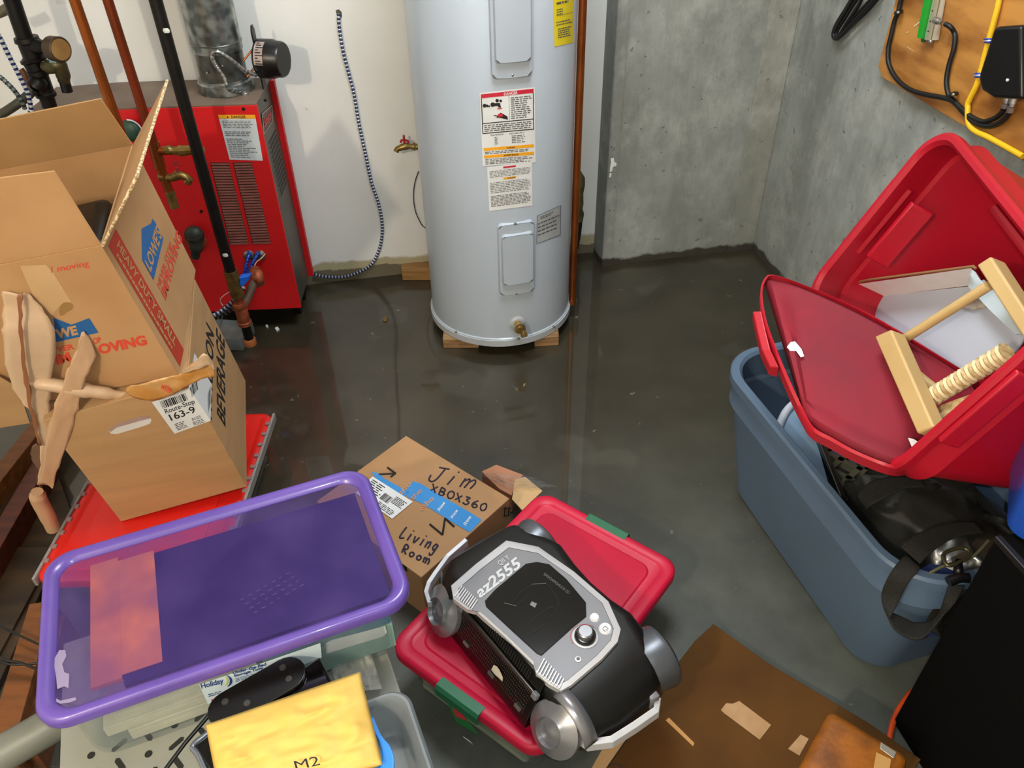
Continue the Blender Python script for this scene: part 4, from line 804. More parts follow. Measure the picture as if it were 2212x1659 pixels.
A_, B2 = on_z(.33)((-70, 1672)), on_z(.33)((165, 1535)); b = MB(); d = (B2 - A_).normalized()
b.rings(A_ - d * .05, d, [(0, .028), (0, .033), ((B2 - A_).length + .05, .033), ((B2 - A_).length + .05, .028)], 24)
b.build('tube', mat('grey_tube', '#8b8c82', .4, .2, col2='#77786f', scale=5), None, label='thick grey tube at the bottom left corner below the purple lid', category='tube', smooth=40)
# ================================================================ grey shelf, purple tote
PF = M.Translation((-.731, .609, 0)) @ M.Rotation(.382, 4, 'Z'); SZ = .385
mShelf = mat('grey_shelf_plastic', '#94958a', .5, col2='#88897e', scale=6); shelf_top = on_z(SZ)
PI_ = PF.inverted()
lc = lambda p, z_=SZ: PI_ @ on_z(z_)(p)
eL = lc((130, 1575)).x; eR = lc((865, 1491)).x
YN = -.30
t = thing('plastic_shelf', 'grey perforated plastic shelf unit holding the purple lidded tote', 'shelf', tuple(PF @ V(((eL + eR) / 2, 0, 0))))
b = MB(PF); b.box((eL, YN, SZ - .012), (eR, .30, SZ), .004); b.build('top_panel', mShelf, t, smooth=35)
b = MB(PF); b.box((eL, YN, SZ - .05), (eL + .012, .30, SZ - .013)); b.box((eR - .012, YN, SZ - .05), (eR, .30, SZ - .013)); b.build('skirt', mShelf, t)
for x_ in (eL + .005, eR - .04):
    for y_ in (YN + .01, .26): b = MB(PF); b.box((x_, y_, 0), (x_ + .035, y_ + .035, SZ - .014), .005); b.build('leg', mShelf, t, smooth=35)
b = MB(PF); zs = SZ + .0006
for i in range(-2, 14):
    for j in range(0, 14):
        x_ = eL + .05 + i * .045; y_ = YN + .02 + j * .036
        if x_ < eL + .03 or x_ > eR - .04 or y_ > .05: continue
        k = (i + 2 * j) % 3
        if k == 0: b.poly([(x_ + .0065 * cos(a * pi / 6), y_ + .0065 * sin(a * pi / 6), zs) for a in range(12)])
        else:
            an = .5 if k == 1 else 2.0; c_, s_ = cos(an), sin(an); L_ = .011
            b.poly([(x_ + c_ * u - s_ * w_, y_ + s_ * u + c_ * w_, zs) for u, w_ in ((-L_, -.0045), (L_, -.0045), (L_ + .004, 0), (L_, .0045), (-L_, .0045), (-L_ - .004, 0))])
b.build('perforations', mat('hole_dark', '#23241e', .9), t)
# purple tote
PC = PF @ M.Translation((.30, .179, 0))
mPur = clearplastic('purple_lid_plastic', '#eee6ff', '#5f4c8c', .17, .32); mPurS = mat('purple_rim_plastic', '#664ea4', .34, col2='#5a4498', scale=6, coat=.3)
mBin = clearplastic('milky_bin_plastic', '#f8fafa', '#aeb6b8', .10, .15)
t = thing('purple_lid_tote', 'translucent storage tote with frosted purple lid standing on the grey shelf', 'storage tote', tuple(PF @ V((.3, .18, SZ))))
tote(t, PC, .578, .338, SZ + .165, .014, .06, mBin, rim=.014, rimh=.012, base=SZ + .001)
def lp(ins, z_, r=.05): return [(q[0], q[1], z_) for q in rr(.60 - 2 * ins, .358 - 2 * ins, max(r - ins * .6, .012), 8)]
ZT = SZ + .177
b = MB(PC); b.loft([lp(.003, ZT - .022), lp(0, ZT - .022), lp(-.001, ZT - .008), lp(.003, ZT - .001), lp(.009, ZT + .001), lp(.016, ZT - .001), lp(.022, ZT - .006), lp(.026, ZT - .012), lp(.022, ZT - .0125), lp(.016, ZT - .006), lp(.004, ZT - .008), lp(.003, ZT - .018)], False, False, wrap=True); b.build('lid_rim', mPurS, t, smooth=60)
b = MB(PC); b.loft([lp(.025, ZT - .0135), lp(.025, ZT - .0105), lp(.032, ZT - .0105)], True, True); b.build('lid', mPur, t, smooth=40, label='frosted see-through purple lid')
zc = ZT - .0102
b = MB(PC)
rg = random.Random(11)
for k in range(7):   # moulded lettering in the middle of the lid
    for row in range(4):
        x_ = .02 + k * .014 + row * .006; y_ = -.055 - row * .012 + k * .004
        b.poly([(x_, y_, zc + .0006), (x_ + rg.uniform(.004, .009), y_ + .001, zc + .0006), (x_ + .007, y_ + .003, zc + .0006), (x_, y_ + .002, zc + .0006)])
b.build('moulded_marks', mat('pale_violet_mark', '#43376f', .4), t)
dust = mat('dust_smear', '#8d80a0', .8)
fZ = on_z(zc)
zA = lambda x, y: (x / 4.608, 1300 + y / 4.608)
decal([[zA(*p) for p in ((590, 480), (650, 480), (660, 540), (620, 620), (640, 700), (690, 720), (680, 860), (640, 840), (570, 870), (560, 760), (540, 640), (545, 560))], [zA(*p) for p in ((560, 960), (600, 985), (750, 950), (760, 975), (700, 1000), (600, 1015), (560, 995))]], fZ, dust, t, 'dust_smear', .0012, label='pale dust smears on the lid')
# contents: tan carton piece, dark board, books, folder
def inbox(nm, lo, hi, m, lab, cat, grp=None, ob=None, bev=.001):
    b = MB(PC); b.box(lo, hi); return b.build(nm, m, None, bevel=bev, label=lab, category=cat, group=grp)
inbox('dark_board', (-.175, -.14, ZT - .028), (.265, .125, ZT - .018), mat('navy_board', '#262148', .6), 'dark blue board lying under most of the frosted purple lid', 'board')
inbox('tan_folder', (-.225, -.125, ZT - .027), (-.125 - .052, .14, ZT - .017), mat('tan_card', '#f7a04c', .7, col2='#ea9244'), 'tan orange cardboard sheet seen through the left end of the purple lid', 'cardboard sheet')
b = MB(PC); b.box((-.177, -.12, ZT - .0176), (-.115, .13, ZT - .0166)); b.build('tan_folder', MATS['tan_card'], None, label='tan cardboard strip on the edge of the dark board under the purple lid', category='cardboard sheet')
cream = mat('page_cream', '#cfcab8', .7, col2='#bdb8a6', scale=60, stretch=(.1, .1, 6))
for k, (x0, x1, z0_, z1_) in enumerate(((-.205, .0, .012, .040), (-.235, .02, .044, .068), (-.205, .02, .072, .096), (-.205, .02, .100, .124))):
    inbox('book', (x0, -.142, SZ + z0_), (x1, .10, SZ + z1_), cream, ('lowest', 'second lowest', 'third lowest', 'topmost')[k] + ' of the cream page-edged books inside the purple lidded tote', 'book', 'books in the purple tote')
inbox('folder', (.03, -.144, SZ + .085), (.255, .10, SZ + .135), mat('blue_folder', '#46708c', .5, col2='#6f93a5'), 'blue folder inside the right end of the purple lidded tote', 'folder')
inbox('game_box', (.045, -.144, SZ + .012), (.258, .10, SZ + .08), mat('teal_carton', '#7fa59b', .5, col2='#9ab8a8', scale=4), 'pale teal flat box with a white sticker inside the purple lidded tote', 'box')
fN = fpl(PC, (0, -.1565, 0), (0, -1, 0))
fN2 = fpl(PC, (0, -.1455, 0), (0, -1, 0))
decal([[(703, 1390), (715, 1383), (832, 1352), (836, 1366), (828, 1375), (705, 1412)]], fN2, paper, bpy.data.objects['game_box'], 'white_sticker', .001)
decal([disc((760, 1347), 11)], fN2, mat('game_yellow', '#d6b93c', .5), bpy.data.objects['folder'], 'yellow_disc', .001)
QH = [(430, 1479), (692, 1389), (695, 1420), (449, 1521)]
b = MB(); patch(b, QH, fN, .001); lb = b.build('tote_label', mat('label_pale_blue', '#cfdfe6', .5), t, label='pale blue product label')
zB = lambda x, y: (400 + x / 4.022, 1300 + y / 4.022)
dnavy = mat('label_navy', '#22377c', .6)
text('Holiday', zB(142, 755), zB(335, 705), zB(132, 712), fN, dnavy, lb, lift=.0016, bold=.02)
text('Under-the-Bed', zB(415, 630), zB(705, 552), zB(410, 606), fN, dnavy, lb, lift=.0016, bold=.03); text('Storage Tote', zB(425, 655), zB(675, 583), zB(420, 634), fN, dnavy, lb, lift=.0016, bold=.03)
b = MB(); small_print(b, [zB(435, 665), zB(640, 610), zB(645, 640), zB(440, 700)], fN, 3, .0016, 70, .4, 5); small_print(b, [zB(200, 800), zB(320, 770), zB(325, 795), zB(205, 830)], fN, 2, .0016, 71, .5, 3); small_print(b, [zB(350, 765), zB(500, 715), zB(505, 740), zB(355, 795)], fN, 2, .0016, 72, .5, 3); b.build('printed_text', dnavy, lb)
decal([[zB(*p) for p in ((225, 850), (285, 835), (290, 853), (230, 868))]], fN, cred, lb, 'red_tab', .0016)
arc = lambda cx, cy, rx, ry, a0, a1, w_: [zB(cx + (rx) * cos(a0 + (a1 - a0) * k / 8), cy + ry * sin(a0 + (a1 - a0) * k / 8)) for k in range(9)] + [zB(cx + (rx - w_) * cos(a1 + (a0 - a1) * k / 8), cy + ry * sin(a1 + (a0 - a1) * k / 8)) for k in range(1, 8)]
decal([arc(335, 690, 75, 55, -1.5, 1.2, 22)], fN, dnavy, lb, 'blue_arc', .0016); decal([arc(325, 690, 52, 45, -1.4, 1.3, 16)], fN, mat('label_yellow', '#c9cf4a', .5), lb, 'yellow_arc', .0018)
# things on the near part of the shelf
gz_ = on_z(.497)
PB = lambda p, z_: on_z(z_)(p)
t = thing('black_panel_box', 'glossy black flat box on the grey shelf behind the yellow envelope', 'box', tuple(PB((560, 1600), SZ)))
b = MB(); b.slab([PB(p, .488) for p in ((413, 1612), (500, 1545), (690, 1415), (716, 1470), (745, 1700), (470, 1700))], (0, 0, -.08)); b.build('case', mat('gloss_black', '#080606', .12, coat=.6), t, bevel=.006, smooth=35)
b = MB(); b.tube([PB(p, .486) for p in ((445, 1668), (428, 1630), (416, 1612), (440, 1590), (470, 1568))], .0045, 8, smooth=4); b.build('bright_edge', mat('silver_edge', '#9aa0ac', .2, .8), t, smooth=60)
t = thing('bracket_plate', 'long black plate with rounded ends and four screw holes resting on the glossy black box', 'bracket', tuple(PB((550, 1490), .489)))
A_, B2 = PB((492, 1528), .497), PB((618, 1455), .497); d = (B2 - A_).normalized(); s_ = V((-d.y, d.x, 0)); r_ = .032
out_ = [A_ + (-d * cos(a) + s_ * sin(a)) * r_ for a in [pi / 2 - pi * k / 10 for k in range(11)]][::-1] + [B2 + (d * cos(a) + s_ * sin(a)) * r_ for a in [pi / 2 - pi * k / 10 for k in range(11)]]
b = MB(); b.slab(out_, (0, 0, -.007)); b.build('plate', mat('satin_black', '#0d0b09', .35), t, bevel=.0015)
for a_, off in ((A_, -.012), (A_ + d * .028, .012), (B2, .012), (B2 + d * -.0, -.014)):
    q = a_ + s_ * -off; b = MB(); b.rings((q.x, q.y, .497), (0, 0, 1), [(0, .006), (.0015, .0055)], 12); b.build('screw_cap', mat('dull_grey_cap', '#34322e', .5), t)
b = MB(); b.tube([PB((350, 1672), .47), PB((400, 1605), .48), PB((460, 1535), .492)], .0035, 8); b.build('rod', black_pl, None, smooth=50, label='thin black rod slanting across the perforated grey shelf', category='rod')
# clear bin on the shelf with blue hanger
A_ = PB((800, 1490), .475); B2 = PB((868, 1498), .475); C_ = PB((925, 1700), .475)
Cl = PI_ @ B2; 
t = thing('clear_bin', 'milky clear plastic bin with rounded rim beside the yellow envelope', 'storage bin', tuple(PF @ V((Cl.x - .10, Cl.y - .12, SZ))))
tote(t, M.Translation((0, 0, 0)) @ PF @ M.Translation((Cl.x - .085, Cl.y - .128, 0)), .19, .28, .478, .02, .035, clearplastic('frosty_bin', '#d5dadd', '#8d9498', .5, .3), rim=.010, rimh=.010, base=SZ + .001)
b = MB(); b.ribbon([(PB((798, 1552), .486), PB((806, 1548), .486)), (PB((806, 1575), .486), PB((824, 1590), .486)), (PB((820, 1605), .486), PB((842, 1612), .486)), (PB((826, 1640), .486), PB((852, 1640), .486)), (PB((815, 1662), .486), PB((850, 1680), .486))], .004, 5); b.build('blue_hanger', mat('bright_blue_plastic', '#1d80d8', .35), None, label='bright blue curved plastic strip between the envelope and the clear bin', category='plastic strip', smooth=60)
# envelope
mEnv = mat('yellow_envelope', '#dfba60', .6, col2='#d7af54', scale=6, bump=.6, bscale=22)
t = thing('envelope', 'puffy yellow padded envelope with handwriting lying over the black box', 'envelope', tuple(PB((640, 1600), .492)))
QV = [(445, 1566), (777, 1452), (826, 1652), (480, 1745)]
b = MB(); nu, nv = 52, 36; G = []
for j in range(nv + 1):
    row = []
    for i in range(nu + 1):
        p = sub(QV, i / nu, j / nv, 1, 1)[0]; e_ = min(i, nu - i) / 6.0; f_ = min(j, nv - j) / 6.0; pu = min(1, e_) * min(1, f_)
        row.append(PB(p, .496 + .013 * sqrt(max(pu, 0)) + (.006 * NZ.noise(V((i * .16, j * .15, 3))) + .0035 * (1 - abs(NZ.noise(V((i * .07 + j * .05, j * .22, 9)))) * 3)) * pu))
    G.append([b.v(q) for q in row])
for j in range(nv):
    for i in range(nu): b.face([G[j][i], G[j + 1][i], G[j + 1][i + 1], G[j][i + 1]])
b.solid = .002; b.build('sleeve', mEnv, t, smooth=60)
text('M2', (640, 1664), (692, 1652), (634, 1644), on_z(.521), ink_blk, t, bold=-.0)
# crumpled clear bag between tote and envelope
b = MB(); G = []
for j in range(9):
    G.append([])
    for i in range(12):
        p = sub([(712, 1425), (800, 1404), (826, 1488), (730, 1500)], i / 11, j / 8, 1, 1)[0]
        G[-1].append(b.v(PB(p, SZ + .012 + .012 * abs(NZ.noise(V((i * .7, j * .6, 1)))) * 2)))
for j in range(8):
    for i in range(11): b.face([G[j][i], G[j + 1][i], G[j + 1][i + 1], G[j][i + 1]])
b.solid = .001; b.build('plastic_bag', clearplastic('bag_film', '#e0e0d8', '#c9c8bc', .65, .15), None, label='crumpled whitish plastic bag on the shelf right of the glossy black box', category='plastic bag', smooth=30)
# ================================================================ red and green gift tote on the floor
XF = M.Translation((-.2885, .9965, 0)) @ M.Rotation(-.6656, 4, 'Z') @ M.Translation((.4131 / 2, .585 / 2, 0)); ZL = .170
mCrim = mat('crimson_lid', '#c4143a', .42, col2='#b81135', scale=4, spec=.35); mGreen = mat('green_clip', '#11633f', .4)
t = thing('lidded_tote', 'clear tote with crimson lid and green end clips under the boombox', 'storage tote', tuple(XF @ V((0, 0, 0))))
XW, XL = .4131, .585
tote(t, XF, XW - .012, XL - .012, .148, .03, .05, mClear, rim=.010, rimh=.012)
def xl(ins, z_, r=.045): return [(q[0], q[1], z_) for q in rr(XW - 2 * ins, XL - 2 * ins, max(r - ins * .6, .012), 8)]
b = MB(XF); b.loft([xl(.003, ZL - .026), xl(0, ZL - .026), xl(0, ZL - .006), xl(.004, ZL - .001), xl(.010, ZL), xl(.028, ZL), xl(.031, ZL - .003), xl(.034, ZL - .004)], False, True); b.build('lid', mCrim, t, smooth=45)
for y0, y1 in ((-XL / 2 + .05, -.022), (.022, XL / 2 - .05)):
    b = MB(XF); cx_, cy_ = 0, (y0 + y1) / 2; W_, L_ = XW - .10, y1 - y0
    f_ = lambda ins, z_: [(q[0], cy_ + q[1], z_) for q in rr(W_ - 2 * ins, L_ - 2 * ins, .03, 5)]
    b.loft([f_(0, ZL - .0039), f_(.002, ZL - .0015), f_(.005, ZL - .001)], False, True); b.build('raised_panel', mCrim, t, smooth=40)
b = MB(XF); f_ = lambda ins, z_: [(q[0], q[1], z_) for q in rr(XW - .11 - 2 * ins, .018 - 2 * ins, .009, 5)]
b.loft([f_(0, ZL - .0039), f_(.002, ZL - .001), f_(.004, ZL - .0008)], False, True); b.build('center_rib', mCrim, t, smooth=40)
for s_ in (1, -1):
    b = MB(XF @ M.Translation((0, s_ * (XL / 2), 0)) @ (M.Rotation(pi, 4, 'Z') if s_ < 0 else M.Identity(4)))
    b.slab([(-.058, -.020, ZL + .0), (-.058, .003, ZL + .002), (-.058, .009, ZL - .006), (-.058, .010, ZL - .028), (-.058, .007, ZL - .030), (-.058, .005, ZL - .012), (-.058, .0, ZL - .003), (-.058, -.020, ZL - .004)], (.116, 0, 0)); b.build('clip', mGreen, t, bevel=.001)
# festive sticker and contents glimpsed through the near side
fX = fpl(XF, (0, -XL / 2 - .0015 + .008, 0), (0, -1, 0))
b = MB(XF); b.box((-.15, -.26, .012), (.15, .26, .11), .01); b.build('packed_bundle', mat('muted_green_contents', '#6d7f6c', .8, col2='#93998b', scale=9), None, smooth=35, label='muted green and grey bundle packed inside the crimson lidded tote', category='bundle')
QG = [(957, 1497), (1000, 1540), (1035, 1590), (985, 1560)]
decal([QG], fX, mat('sticker_green', '#1f7a3a', .5), t, 'sticker', .001)
decal([[(972, 1516), (1000, 1545), (1010, 1558), (985, 1548)]], fX, cred, t, 'sticker_red', .0016)
decal([[(1000, 1590), (1015, 1600), (1030, 1618), (1010, 1612)]], fX, paper, t, 'sticker_white', .001)
# ================================================================ boombox
LF = M.Translation((.0375 + .0, .975, ZL + .001)) @ M.Rotation(-.939, 4, 'Z')
LFi = LF.inverted()
t = thing('boombox', 'black and silver portable CD boombox lying on the crimson tote lid', 'boombox', tuple(LF @ V((0, 0, 0))))
mBlk = mat('boombox_black', '#070707', .38, col2='#080808', scale=6, bump=.03, bscale=400); mSil = mat('boombox_silver', '#77777b', .45, .3, col2='#707074', scale=5); mSilB = mat('boombox_bright_silver', '#c6c6ca', .4, .25)
mGls = mat('boombox_smoked_window', '#0a0a0a', .12, coat=.6)
# body: cross sections along the length (x), each a rounded profile in y, z
def bprof(y0, y1, zt_, zb, rt, rb, n=5):
    pts = []
    for (cy_, cz_, r_, a0) in ((y1 - rt, zt_ - rt, rt, 0), (y0 + rt, zt_ - rt, rt, pi / 2), (y0 + rb, zb + rb, rb, pi), (y1 - rb, zb + rb, rb, 3 * pi / 2)):
        for k in range(n + 1):
            a = a0 + pi / 2 * k / n; pts.append((cy_ + r_ * cos(a), cz_ + r_ * sin(a)))
    return pts
ST = [(-.262, .01, .085, .075, .03, .02), (-.255, -.05, .125, .095, .015, .03), (-.238, -.085, .145, .112, .006, .04), (-.205, -.105, .158, .122, .001, .045), (-.16, -.112, .165, .1285, .0, .04), (-.12, -.085, .172, .130, .0, .03), (-.06, -.082, .162, .130, 0, .03), (.0, -.082, .158, .130, 0, .03), (.06, -.082, .162, .130, 0, .03), (.11, -.085, .172, .130, 0, .03), (.15, -.088, .17, .128, 0, .04), (.19, -.090, .165, .122, .0, .045), (.225, -.082, .155, .108, .006, .045), (.247, -.055, .138, .088, .012, .038), (.258, .0, .10, .066, .025, .02)]
b = MB(LF); b.loft([[(x_, q[0], q[1]) for q in bprof(y0, y1, zt_, zb, min(r_, (zt_ - zb) / 2 - .001, (y1 - y0) / 2 - .001), min(.02, (zt_ - zb) / 2 - .001, (y1 - y0) / 2 - .001))] for x_, y0, y1, zt_, zb, r_ in ST]); b.build('body', mBlk, t, smooth=50)
ZF = .1345
fF_ = fpl(LF, (0, 0, ZF), (0, 0, 1))
zb4 = lambda x, y: (900 + x / 2.968, 1100 + y / 2.968)
def lpt(x, y, dz=0.0): return fF_(zb4(x, y), dz)
fas = [(575, 200), (780, 240), (1010, 400), (1230, 590), (1310, 770), (1290, 850), (1190, 960), (990, 1130), (925, 1165), (850, 1125), (765, 1055), (750, 1000), (560, 815), (380, 655), (320, 640), (235, 575), (220, 490), (380, 350)]
dn = LF.to_3x3() @ V((0, 0, -1))
def shrink(P_, k): c = V((sum(p[0] for p in P_) / len(P_), sum(p[1] for p in P_) / len(P_))); return [(c.x + (p[0] - c.x) * k, c.y + (p[1] - c.y) * k) for p in P_]
b = MB(); o_ = [lpt(*p, -.0) for p in fas]; i_ = [lpt(*p, .0015) for p in shrink(fas, .995)]; i2 = [lpt(*p, .0045) for p in shrink(fas, .915)]
b.loft([[p + dn * .012 for p in o_], o_, i_, i2], False, False); b.build('silver_rim', mSilB, t, smooth=25)
b = MB(); b.loft([[p + dn * .003 for p in i2], [lpt(*p, .0035) for p in shrink(fas, .91)]], False, True); b.build('silver_fascia', mSil, t)
door = [(700, 352), (770, 340), (850, 355), (960, 450), (1085, 600), (1088, 690), (1000, 760), (800, 940), (770, 925), (600, 770), (445, 625), (438, 590), (500, 520)]
b = MB(); b.slab([lpt(*p, .004) for p in door], dn * -.002); b.build('cd_door', mGls, t, bevel=.0008)
# door details
b = MB()
def line(P_, r_=.0007, dz=.0065):
    Q_ = [lpt(*p, dz) for p in P_]
    for a_, c_ in zip(Q_[:-1], Q_[1:]): b.tube([a_, c_], r_, 5)
line([(600, 620), (660, 540), (740, 480), (830, 475), (900, 560), (910, 620), (840, 720), (740, 800), (730, 720), (850, 630), (880, 625)]); line([(560, 600), (640, 620), (700, 570), (720, 540)])
b.build('door_emboss', mat('dark_grey_line', '#2e3030', .3), t)
decal([[zb4(738, 590), zb4(772, 605), zb4(758, 632), zb4(725, 612)]], lambda p, o=0: fF_(p, .0068), mat('cd_mark', '#6a6c6a', .4), t, 'disc_mark', 0)
gt = mat('grey_lettering', '#5c5e5e', .5)
text('CD SOUNDMACHINE', zb4(975, 545), zb4(812, 420), zb4(985, 530), lambda p, o=0: fF_(p, .0068), gt, t)
text('az2555', (1036, 1292), (1126, 1223), (1026, 1271), lambda p, o=0: fF_(p, .0048), mat('pale_lettering', '#c7cbcf', .4), t, bold=.03)
text('QII Y', (1080, 1222), (1102, 1206), (1073, 1214), lambda p, o=0: fF_(p, .0048), mat('pale_lettering', '#c7cbcf', .4), t)
# knob, buttons, jack, dial marks
k0 = lpt(1080, 820, .0035); un = -dn
kn = MB(); kn.rings(k0, un, [(0, .0265), (.002, .0265), (.003, .024)], 32); kn.build('knob_ring', mSilB, t, smooth=35)
kn = MB(); kn.rings(k0, un, [(.002, .0225), (.009, .0215), (.010, .019)], 32); kn.build('knob_skirt', mGls, t, smooth=35)
kn = MB(); kn.rings(k0, un, [(.004, .0165), (.020, .0155), (.022, .013)], 32); kn.build('volume_knob', mat('knob_silver', '#8b8b8e', .3, .7), t, smooth=35)
for p, r_, nm in (((1141, 697), .0095, 'button'), ((1210, 767), .0125, 'power_button')):
    kn = MB(); kn.rings(lpt(*p, .003), un, [(0, r_ * 1.12), (.003, r_), (.0055, r_ * .85)], 24); pbtn = kn.build(nm, mat('button_white', '#e6e6ea', .25), t, smooth=35)
b = MB(); c0 = lpt(1210, 767, .0092); e1 = LF.to_3x3() @ V((1, 0, 0)); e2 = LF.to_3x3() @ V((0, 1, 0))
b.tube([c0 + (e1 * cos(a) + e2 * sin(a)) * .0052 for a in [.5 + k * (2 * pi - 1.0) / 14 for k in range(15)]], .0006, 5); b.tube([c0 + e1 * .001, c0 + e1 * .006], .0006, 5); b.build('power_symbol', lgrey, pbtn)
b = MB(); b.rings(lpt(1035, 965, .003), un, [(0, .0065), (.0025, .0065), (.003, .004)], 16); jk = b.build('jack_ring', mSilB, t, smooth=35); b = MB(); b.rings(lpt(1035, 965, .003), un, [(.001, .0035), (.0034, .0035)], 14); b.build('jack_hole', black_pl, jk)
b = MB(); n_ = 15
for k in range(n_):
    a0 = 1.75 + k * 2.9 / n_; a1 = a0 + (2.9 / n_) * (.95 if k < 5 else .7)
    b.poly([k0 + (e1 * cos(a) + e2 * sin(a)) * r_ + un * .0012 for a, r_ in ((a0, .0285), (a1, .0285), (a1, .0298), (a0, .0298))])
b.build('red_scale', mat('scale_red', '#c02a3c', .5), t)
# ribbed silver grips at both ends of the fascia
for q4 in ([(290, 490), (400, 590), (360, 650), (240, 560)], [(815, 955), (955, 1100), (925, 1160), (765, 1050)]):
    b = MB()
    for k in range(9):
        s4 = [V(p) for p in q4]; l = s4[0].lerp(s4[1], (k + .1) / 9); r_ = s4[0].lerp(s4[1], (k + .55) / 9); l2 = s4[3].lerp(s4[2], (k + .1) / 9); r2 = s4[3].lerp(s4[2], (k + .55) / 9)
        b.slab([lpt(l.x, l.y, .004), lpt(r_.x, r_.y, .004), lpt(r2.x, r2.y, .004), lpt(l2.x, l2.y, .004)], un * .003)
    b.build('ribbed_grip', mSilB, t, bevel=.0006)
# tape deck and grille on the sloping near side
b = MB(LF); b.slab([(-.135, -.07, .131), (-.135, -.080, .131), (-.135, -.128, .03), (-.135, -.128, .012), (-.135, -.07, .012)], (.265, 0, 0)); dk = b.build('cassette_side', mat('dark_mesh', '#0a0807', .3), t, bevel=.002, smooth=30)
DF = LF @ M.Translation((0, -.080, .131)) @ M.Rotation(-(pi / 2 + atan2(.101, .048)) + pi / 2 + pi / 2, 4, 'X')
sl = V((0, -.048, -.101)).normalized(); sn = V((0, -.101, .048)).normalized()
def dkp(x_, a_, h_=0.0): q = V((x_, -.080, .131)) + sl * a_ + sn * h_; return (q.x, q.y, q.z)
b = MB(LF)
for k in range(30): x_ = -.105 + k * .0068; b.slab([dkp(x_, .006), dkp(x_ + .0036, .006), dkp(x_ + .0036, .026), dkp(x_, .026)], tuple(sn * .003))
b.build('vent_slats', mat('vent_black', '#1f1d1b', .3), dk)
b = MB(LF); b.tube([dkp(-.13, .034, .005), dkp(.125, .034, .005)], .0048, 10); b.build('chrome_rail', mat('smoke_chrome', '#5e5650', .15, .8), t, smooth=60)
for x_ in (-.132, .120):
    b = MB(LF); b.slab([dkp(x_, .028), dkp(x_ + .014, .028), dkp(x_ + .014, .042), dkp(x_, .042)], tuple(sn * .011)); b.build('rail_end', mSil, t, bevel=.002)
b = MB(LF)
for i in range(46):
    for j in range(7): x_ = -.117 + i * .0051; z_ = .046 + j * .008; b.poly([dkp(x_, z_, .0006), dkp(x_ + .0020, z_, .0006), dkp(x_ + .0020, z_ + .0035, .0006), dkp(x_, z_ + .0035, .0006)])
b.build('mesh_dots', mat('mesh_highlight', '#4a3a34', .4), dk)
for x_ in (-.09, .0, .09):
    b = MB(LF); b.slab([dkp(x_, .094), dkp(x_ + .018, .094), dkp(x_ + .018, .101), dkp(x_, .101)], tuple(sn * .003)); b.build('latch', mat('latch_grey', '#7b7672', .3, .5), dk)
# silver hubs on the near side and handle bars at both ends
for cx_, cyy, hz in ((-.172, -.120, .058), (.185, -.098, .060)):
    d_ = LF.to_3x3() @ V((.12 if cx_ > 0 else -.12, -1, .55)).normalized(); c_ = LF @ V((cx_, cyy, hz))
    b = MB(); b.rings(c_, d_, [(-.03, .050), (.000, .058), (.004, .057), (.016, .036), (.022, .030), (.012, .027), (.012, .020), (.018, .010), (.019, .001)], 40); hb = b.build('silver_hub', mat('hub_silver', '#8a8a8e', .3, .6), t, smooth=40)
for zz_, pts in ((.225, [(985, 1425), (1040, 1455), (1100, 1505), (1250, 1485), (1400, 1390), (1535, 1295), (1545, 1215)]), (.235, [(85, 610), (62, 540), (80, 480), (120, 420), (200, 310), (320, 205)])):
    P_ = [on_z(zz_)(zb4(*p)) for p in pts]; loops = []
    for i, p in enumerate(P_):
        tdir = (P_[min(i + 1, len(P_) - 1)] - P_[max(0, i - 1)]).normalized(); sdir = tdir.cross(V((0, 0, 1))).normalized() * (.75 if zz_ > .23 else 1)
        loops.append([p + sdir * .006 + V((0, 0, .006)), p + sdir * .008 + V((0, 0, -.014)), p - sdir * .006 + V((0, 0, -.014)), p - sdir * .006 + V((0, 0, .009))])
    b = MB(); b.loft(loops); b.build('handle_bar', mSilB, t, bevel=.001)
q = on_z(.235)(zb4(1505, 1195)); b = MB(); b.box((-.011, -.014, -.025), (.011, .014, .012), .004); b.bm.transform(M.Translation(q) @ M.Rotation(.5, 4, 'Z')); b.build('handle_pivot', mSil, t, smooth=35)
# speaker rims and grilles on the far side
for cx_ in (-.185, .195):
    c_ = LF @ V((cx_, .140 if cx_ < 0 else .150, .062)); d_ = LF.to_3x3() @ V((.15 if cx_ > 0 else -.10, 1, .12)).normalized()
    b = MB(); b.rings(c_, d_, [(-.02, .060), (.020, .066), (.030, .063), (.030, .058)], 48); sp_ = b.build('speaker_rim', mat('gunmetal_rim', '#5f6268', .35, .6), t, smooth=35)
    b = MB(); b.rings(c_ + d_ * .026, d_, [(-.002, .060), (.008, .056), (.014, .040), (.016, .01)], 40); b.build('speaker_grille', mat('speaker_mesh', '#1b1a18', .6, bump=.6, bscale=500), sp_, smooth=60)
b = MB(LF); G = []
for k in range(12):
    a = -.35 + 1.75 * k / 11; G.append([(.185 + .0715 * sin(a), y_, .0605 + .0715 * cos(a)) for y_ in (-.083, -.052)])
b.loft([[g[0] for g in G], [g[1] for g in G]], False, False, closed=False); b.solid = .002; b.build('collar_band', MATS['hub_silver'], t, smooth=50)
t.location.z += 0
b = MB(); fD = on_pl(LF @ V(dkp(0, 0, .003)), LF.to_3x3() @ sn)
b.slab([fD(zb4(*p)) for p in ((495, 1000), (515, 1010), (530, 1030), (553, 1080), (550, 1105), (525, 1080), (500, 1060), (478, 1030))], (0, 0, .001)); b.build('paper_scrap', mat('cream_scrap', '#c9bfae', .7), None, label='torn cream paper scrap stuck on the boombox cassette side', category='paper scrap')
